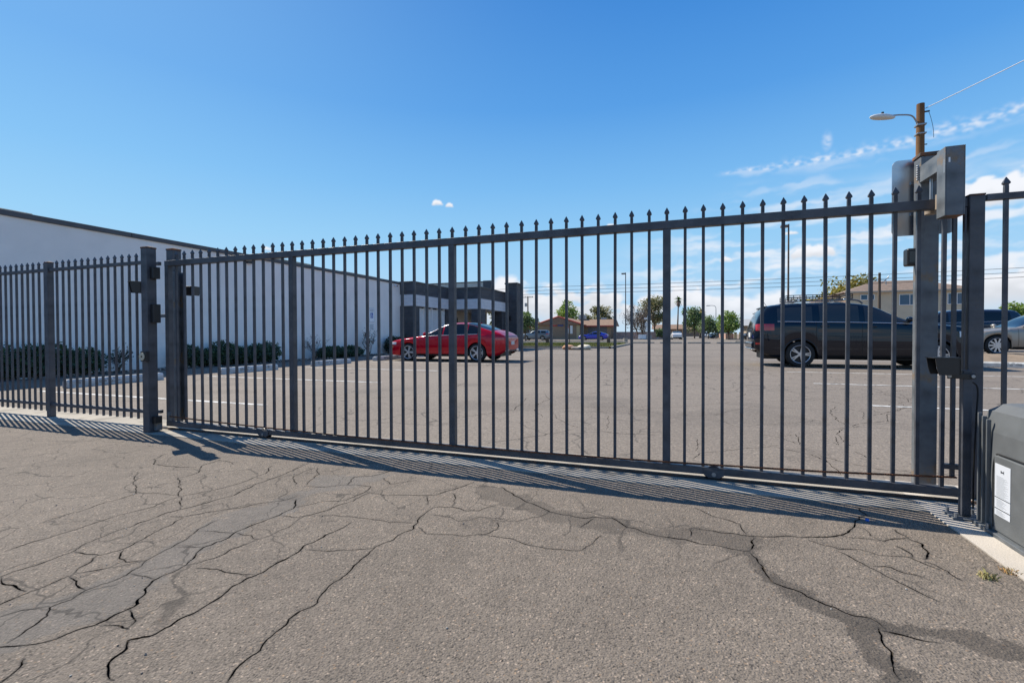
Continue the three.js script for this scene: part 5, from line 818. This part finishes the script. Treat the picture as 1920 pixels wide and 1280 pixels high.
{
  const o = thing('two_storey_house', 'beige two storey house with brown hip roof behind black crossover', 'house', [24.3, 0, -70.5]), beige = std({ map: withRep(tint([.6, .49, .35], .08, 5, 8, 256), .3), roughness: .95 });
  part(o, 'wall', merge([bx(-5.4, 6.4, 0, 5.95, -5, 3.2), bx(-8.2, -5.4, 0, 4.6, -5, 2.6)]), beige);
  const hip = (x0, x1, z0, z1, e, p, in_) => { const A = [[x0, e, z1], [x1, e, z1], [x1, e, z0], [x0, e, z0], [x0 + in_, p, (z0 + z1) / 2], [x1 - in_, p, (z0 + z1) / 2]], pos = []; const f = (...i) => i.forEach((k) => pos.push(...A[k])); f(0, 1, 5, 0, 5, 4); f(1, 2, 5); f(2, 3, 4, 2, 4, 5); f(3, 0, 4); f(0, 3, 2, 0, 2, 1); const g = new THREE.BufferGeometry(); g.setAttribute('position', new THREE.Float32BufferAttribute(pos, 3)); g.computeVertexNormals(); return uvm(g); };
  const rm = std({ map: withRep(tint([.2, .145, .11], .3, 5, 14, 256), .5), roughness: .95 }); const r1 = part(o, 'roof', hip(-5.8, 6.8, -5.4, 3.6, 5.96, 7.5, 4.2), rm); part(r1, 'fascia', merge([bx(-6, 7, 5.78, 5.95, 3.72, 3.8), bx(6.92, 7, 5.78, 5.95, -5.6, 3.72)]), std({ color: lin(.42, .36, .28), roughness: .8 })); part(r1, 'vent_pipe', cyl(.06, .06, V(-1.2, 6.8, 1.6), V(-1.2, 7.3, 1.6), 8), M.galv);
  part(o, 'roof', hip(-8.9, -4.6, -5.4, 3.1, 4.62, 5.9, 2), rm);
  for (const [x, y, w, h] of [[-.4, 4.3, 1.9, 1.15], [-4.2, 5.0, 1.3, .55], [4.1, 4.3, 1.6, 1.15], [-.4, 1, 1.9, 1.2], [-4.2, 1, 1.6, 1.2]]) { const wi = part(o, 'window', bx(x, x + w, y, y + h, 3.2, 3.23), phy({ color: lin(.02, .09, .16), roughness: .05 })); part(wi, 'window_frame', merge([bx(x - .06, x, y - .06, y + h + .06, 3.2, 3.27), bx(x + w, x + w + .06, y - .06, y + h + .06, 3.2, 3.27), bx(x, x + w, y - .06, y, 3.2, 3.27), bx(x, x + w, y + h, y + h + .06, 3.2, 3.27), bx(x + w / 2 - .03, x + w / 2 + .03, y, y + h, 3.23, 3.26)]), M.white); }
}
{
  const o = thing('grey_roof_house', 'low house with pale grey roof behind the yard walls', 'house', [15, 0, -95]); part(o, 'wall', bx(-4, 5, 0, 2.4, -6, 0), std({ color: lin(.36, .29, .22), roughness: .95 })); part(o, 'roof', prism(-4.8, 5.8, -6.6, .8, 2.42, 3.7, 'x'), std({ color: lin(.36, .36, .35), roughness: .8 })); part(o, 'window', bx(-2, -.8, 1, 1.9, 0, .04), carMat.glass);
}
{ const o = thing('brown_house', 'low brown house at the far end of the side street', 'house', [-1, 0, -190]); part(o, 'wall', bx(-9, 9, 0, 2.8, -8, 0), std({ color: lin(.26, .17, .12), roughness: .95 })); part(o, 'roof', prism(-10, 10, -9, 1, 2.8, 4.6, 'x'), roofMat); }
const pink = std({ map: withRep(tint([.46, .36, .33], .12, 5, 8, 256), .5), roughness: .95 });
solo('block_wall', 'long pale pink block wall behind the dead brown tree', 'wall', merge([bx(-16.4, -4.6, 0, 1.42, -95.2, -95), bx(-4.8, -4.6, 0, 1.42, -130, -95.2)]), pink);
solo('block_wall', 'low pinkish brick yard wall by the lime green tree', 'wall', merge([bx(7.3, 8.6, 0, 1.05, -92.2, -92), bx(7.3, 7.5, 0, 1.05, -118, -92.2)]), std({ map: withRep(tint([.4, .25, .19], .15, 5, 8, 256), .5), roughness: .95 }));
for (const x of [8.9, 9.7, 12.4]) { const o = thing('gate_pillar', 'square beige yard gate pillar beside the low brick wall', 'pillar', [x, 0, -92], 0, 'beige pillars of the yard gate'); part(o, 'shaft', bx(-.22, .22, 0, 1.15, -.22, .22), std({ color: lin(.55, .44, .26), roughness: .9 })); part(o, 'cap', rbx(-.27, .27, 1.15, 1.24, -.27, .27, .02), M.concrete); }
{ const o = thing('yard_fence', 'dark metal yard fence between the beige gate pillars', 'fence', [10.9, 0, -92]); part(o, 'rail', merge([bx(-1.1, 1.2, .95, 1, -.02, .02), bx(-1.1, 1.2, .15, .2, -.02, .02)]), M.steel); for (let k = 0; k < 16; k++) part(o, 'bar', bx(-1.05 + k * .145, -1.03 + k * .145, .05, 1.05, -.01, .01), M.steel); }
{ const o = thing('utility_box', 'white utility box on the pavement by the dead tree', 'box', [-6.6, .09, -89.3]); part(o, 'cabinet', rbx(-.9, .5, 0, .75, -.35, .35, .03), M.white); part(o, 'lid', rbx(-.93, .53, .75, .8, -.38, .38, .02), M.white); part(o, 'side_cabinet', rbx(.56, 1.4, 0, .7, -.3, .3, .03), M.galv); }

// ------------------------------------------------------------------ poles, wires, signs, lamps
M.wood = std({ map: withRep(tex(256, 512, (i, j, o) => { const n = fbm(i / 256 * 24, j / 512 * 4, 4, 4) * .7 + .3 * vn(i / 3, j / 60), k = .55 + .9 * n; o[0] = S(.17 * k * k); o[1] = S(.085 * k * k); o[2] = S(.036 * k * k); }, true), 2, 3), roughness: .95 });
M.oldWood = std({ color: lin(.1, .078, .06), roughness: 1 });
{
  const o = thing('lamp_pole', 'brown wooden pole carrying a cobra street lamp behind the tall post', 'pole', [7.98, 0, -20.9]);
  part(o, 'pole', new THREE.CylinderGeometry(.115, .16, 9.15, 16).translate(0, 4.57, 0), M.wood);
  const a = Math.atan2(.54, -1.46), dx = -.938, dz = .347, q = (t, y) => V(dx * t, y, dz * t);
  part(o, 'lamp_arm', tube([q(.1, 8.45), q(.3, 8.72), q(.7, 8.76), q(1.0, 8.74)], .026, 8, 24), M.galv);
  const hd = new THREE.SphereGeometry(1, 20, 12).scale(.46, .11, .17); const pa = hd.attributes.position; for (let i = 0; i < pa.count; i++) { if (pa.getY(i) < -.06) pa.setY(i, -.06 + (pa.getY(i) + .06) * .5); const t = (pa.getX(i) + .46) / .92; pa.setZ(i, pa.getZ(i) * (1 - .35 * t)); } hd.computeVertexNormals();
  const head = part(o, 'lamp_head', hd.rotateY(Math.atan2(dz, -dx)).translate(dx * 1.36, 8.68, dz * 1.36), std({ color: lin(.6, .6, .58), roughness: .45 })); part(head, 'photocell', new THREE.CylinderGeometry(.04, .045, .07, 12).translate(dx * 1.36, 8.82, dz * 1.36), M.black);
  part(o, 'bracket', merge([rbx(-.14, .14, 8.36, 8.42, -.14, .14, .01), rbx(-.14, .14, 8.05, 8.1, -.14, .14, .01)]), M.galv); part(o, 'insulator', merge([cyl(.03, .03, V(.1, 8.85, 0), V(.26, 8.86, 0), 8), cyl(.02, .02, V(.1, 7.7, 0), V(.2, 7.7, 0), 8)]), M.black);
  part(o, 'drop_wire', merge([tube([V(.24, 8.84, 0), V(.3, 8.55, .03), V(.36, 8.2, .03), V(.38, 7.9, .02)], .007, 5, 24)]), M.rubber);
}
{ const a = V(8.1, 8.95, -20.85), b = V(15.2, 9.3, -4), pts = []; for (let i = 0; i <= 12; i++) { const t = i / 12, p = a.clone().lerp(b, t); p.y -= .25 * 4 * t * (1 - t); pts.push(p); } solo('overhead_cable', 'pale twisted cable running from the wooden lamp pole overhead', 'cable', tube(pts, .014, 6, 80), std({ color: lin(.5, .5, .52), roughness: .5 })); }
function lotLight(label, x, z, h, mat, s) { const o = thing('lot_light', label, 'light pole', [x, 0, z]); part(o, 'pole', new THREE.CylinderGeometry(.05 * s, .075 * s, h, 10).translate(0, h / 2, 0), mat); part(o, 'lamp_head', rbx(-.5 * s, -.02, h - .2, h - .05, -.14, .14, .03), mat); part(o, 'lamp_lens', bx(-.46 * s, -.1, h - .215, h - .2, -.11, .11), M.white); part(o, 'base', new THREE.CylinderGeometry(.25, .25, .5, 16).translate(0, .25, 0), M.concrete); return o; }
lotLight('tall brown lot light pole behind the black crossover', 6.33, -34.15, 7.9, std({ color: lin(.12, .075, .05), roughness: .6 }), .9); lotLight('tall thin dark lot light pole before the dead tree', -6.5, -59.3, 8.5, M.steel, 1);
{ const o = thing('street_lamp', 'curved grey street lamp beside the side street trees', 'street lamp', [6.4, 0, -103]); part(o, 'pole', merge([new THREE.CylinderGeometry(.06, .11, 6, 10).translate(0, 3, 0), tube([V(0, 6, 0), V(-.1, 6.4, 0), V(-.5, 6.62, 0), V(-1.2, 6.65, 0)], .05, 8, 24)]), M.galv); part(o, 'lamp_head', rbx(-1.8, -1.1, 6.56, 6.7, -.12, .12, .04), M.galv); }
function utilPole(label, x, z, h, arms, extra) { const o = thing('utility_pole', label, 'pole', [x, 0, z]); part(o, 'pole', new THREE.CylinderGeometry(.11, .16, h, 10).translate(0, h / 2, 0), M.oldWood); for (const [y, w] of arms) { const c = part(o, 'cross_arm', rbx(-w / 2, w / 2, y - .06, y + .06, .1, .2, .01), M.oldWood); for (const e of [-.45, -.2, .2, .45]) part(c, 'insulator', new THREE.CylinderGeometry(.04, .05, .14, 8).translate(e * w, y + .13, .15), M.galv); } if (extra) part(o, 'transformer', merge([new THREE.CylinderGeometry(.24, .24, .7, 14).translate(-.4, h - 1.7, .1)]), M.galv); return o; }
utilPole('wooden utility pole with cross arm and transformer left of tan house', -29.1, -90.5, 8.6, [[8.4, 2.3]], true); 
{ const o = utilPole('dark utility pole before the two storey house', 18.8, -57.7, 7.1, [], false); part(o, 'stand_off', merge([tube([V(0, 6.0, 0), V(.4, 6.25, .1), V(.75, 6.75, .1)], .035, 6, 12), tube([V(0, 6.4, 0), V(.4, 6.35, .1), V(.75, 6.6, .1)], .03, 6, 12), tube([V(0, 6.3, 0), V(-.6, 6.4, .1), V(-1.1, 6.5, .1)], .03, 6, 12)]), M.galv); }
utilPole('reddish wooden utility pole beyond the silver sedan', 27, -54.3, 6.1, [], false); utilPole('small far utility pole over the yards', 13.1, -100.3, 5.0, [[4.7, .9]], true);
for (const [k, y] of [[0, 7.0], [1, 6.55], [2, 6.1]]) { const pts = []; for (let i = 0; i <= 24; i++) { const x = lerp(-70, 90, i / 24), seg = ((x + 70) / 53.3) % 1; pts.push(V(x, y - .35 * 4 * seg * (1 - seg) * .6 + x * .004, -57.5 + k * .25)); } solo('overhead_wire', 'thin dark overhead wire strung across beyond the lot', 'wire', tube(pts, .022, 5, 160), M.rubber, 'overhead wires along the street'); }
{ const o = thing('street_sign', 'back of a stop sign under white street name plates at corner', 'sign', [-5.15, 0, -77.8]); part(o, 'pole', cyl(.04, .04, V(0, 0, 0), V(0, 3.7, 0), 8), M.galv); part(o, 'stop_sign', new THREE.CylinderGeometry(.42, .42, .01, 8).rotateX(Math.PI / 2).rotateZ(Math.PI / 8).translate(0, 2.5, .06), std({ color: lin(.6, .6, .6), roughness: .5 })); part(o, 'name_plate', rbx(-.5, .5, 3.3, 3.55, .03, .045, .003), M.white); part(o, 'name_plate', rbx(-.01, .005, 3.58, 3.8, -.45, .45, .003), M.white); part(o, 'lower_plate', rbx(-.28, .28, 1.5, 2.0, .03, .045, .003), M.white); }
{ const o = thing('board_sign', 'small red and white board sign on a post in the island', 'sign', [-9.3, .09, -40.5]); part(o, 'post', rbx(.04, .1, 0, 1.75, -.03, .03, .005), M.oldWood); part(o, 'red_panel', rbx(-.26, 0, .95, 1.6, .03, .05, .003), M.white); part(o, 'header', rbx(-.26, 0, 1.45, 1.6, .051, .055, .001), std({ color: lin(.6, .03, .04), roughness: .6 })); part(o, 'white_panel', rbx(.14, .36, .95, 1.65, .03, .05, .003), M.white); }
for (const [x, z] of [[-11.9, -43], [-6.3, -43.6]]) { const o = thing('timber_bollard', 'short dark timber bollard stub on the grassy island', 'bollard', [x, .08, z], 0, 'timber bollards on the island'); part(o, 'stub', rbx(-.14, .14, 0, .45, -.14, .14, .02), M.oldWood); part(o, 'cap', rbx(-.15, .15, .45, .48, -.15, .15, .01), M.oldWood); }
for (const [x, z, s, c, l] of [[-6.9, -30, .3, [.5, .28, .17], 'orange tinted boulder at the kerb of the island'], [-6.35, -29.7, .22, [.28, .24, .2], 'small grey boulder between two paler ones'], [-5.9, -30, .34, [.62, .56, .44], 'cream coloured boulder at the kerb of the island']]) { const g = mergeVertices(new THREE.IcosahedronGeometry(1, 2).deleteAttribute('uv').deleteAttribute('normal')), p = g.attributes.position; for (let i = 0; i < p.count; i++) { const k = .8 + .4 * vn(p.getX(i) * 1.7 + x * 9, p.getY(i) * 1.7 + p.getZ(i) * 1.3); p.setXYZ(i, p.getX(i) * k * s * 1.4, p.getY(i) * k * s * .6 + s * .4, p.getZ(i) * k * s); } g.computeVertexNormals(); const m = solo('boulder', l, 'boulder', g, std({ color: lin(...c), roughness: .95 })); m.position.set(x, 0, z); }

renderer.render(scene, camera);
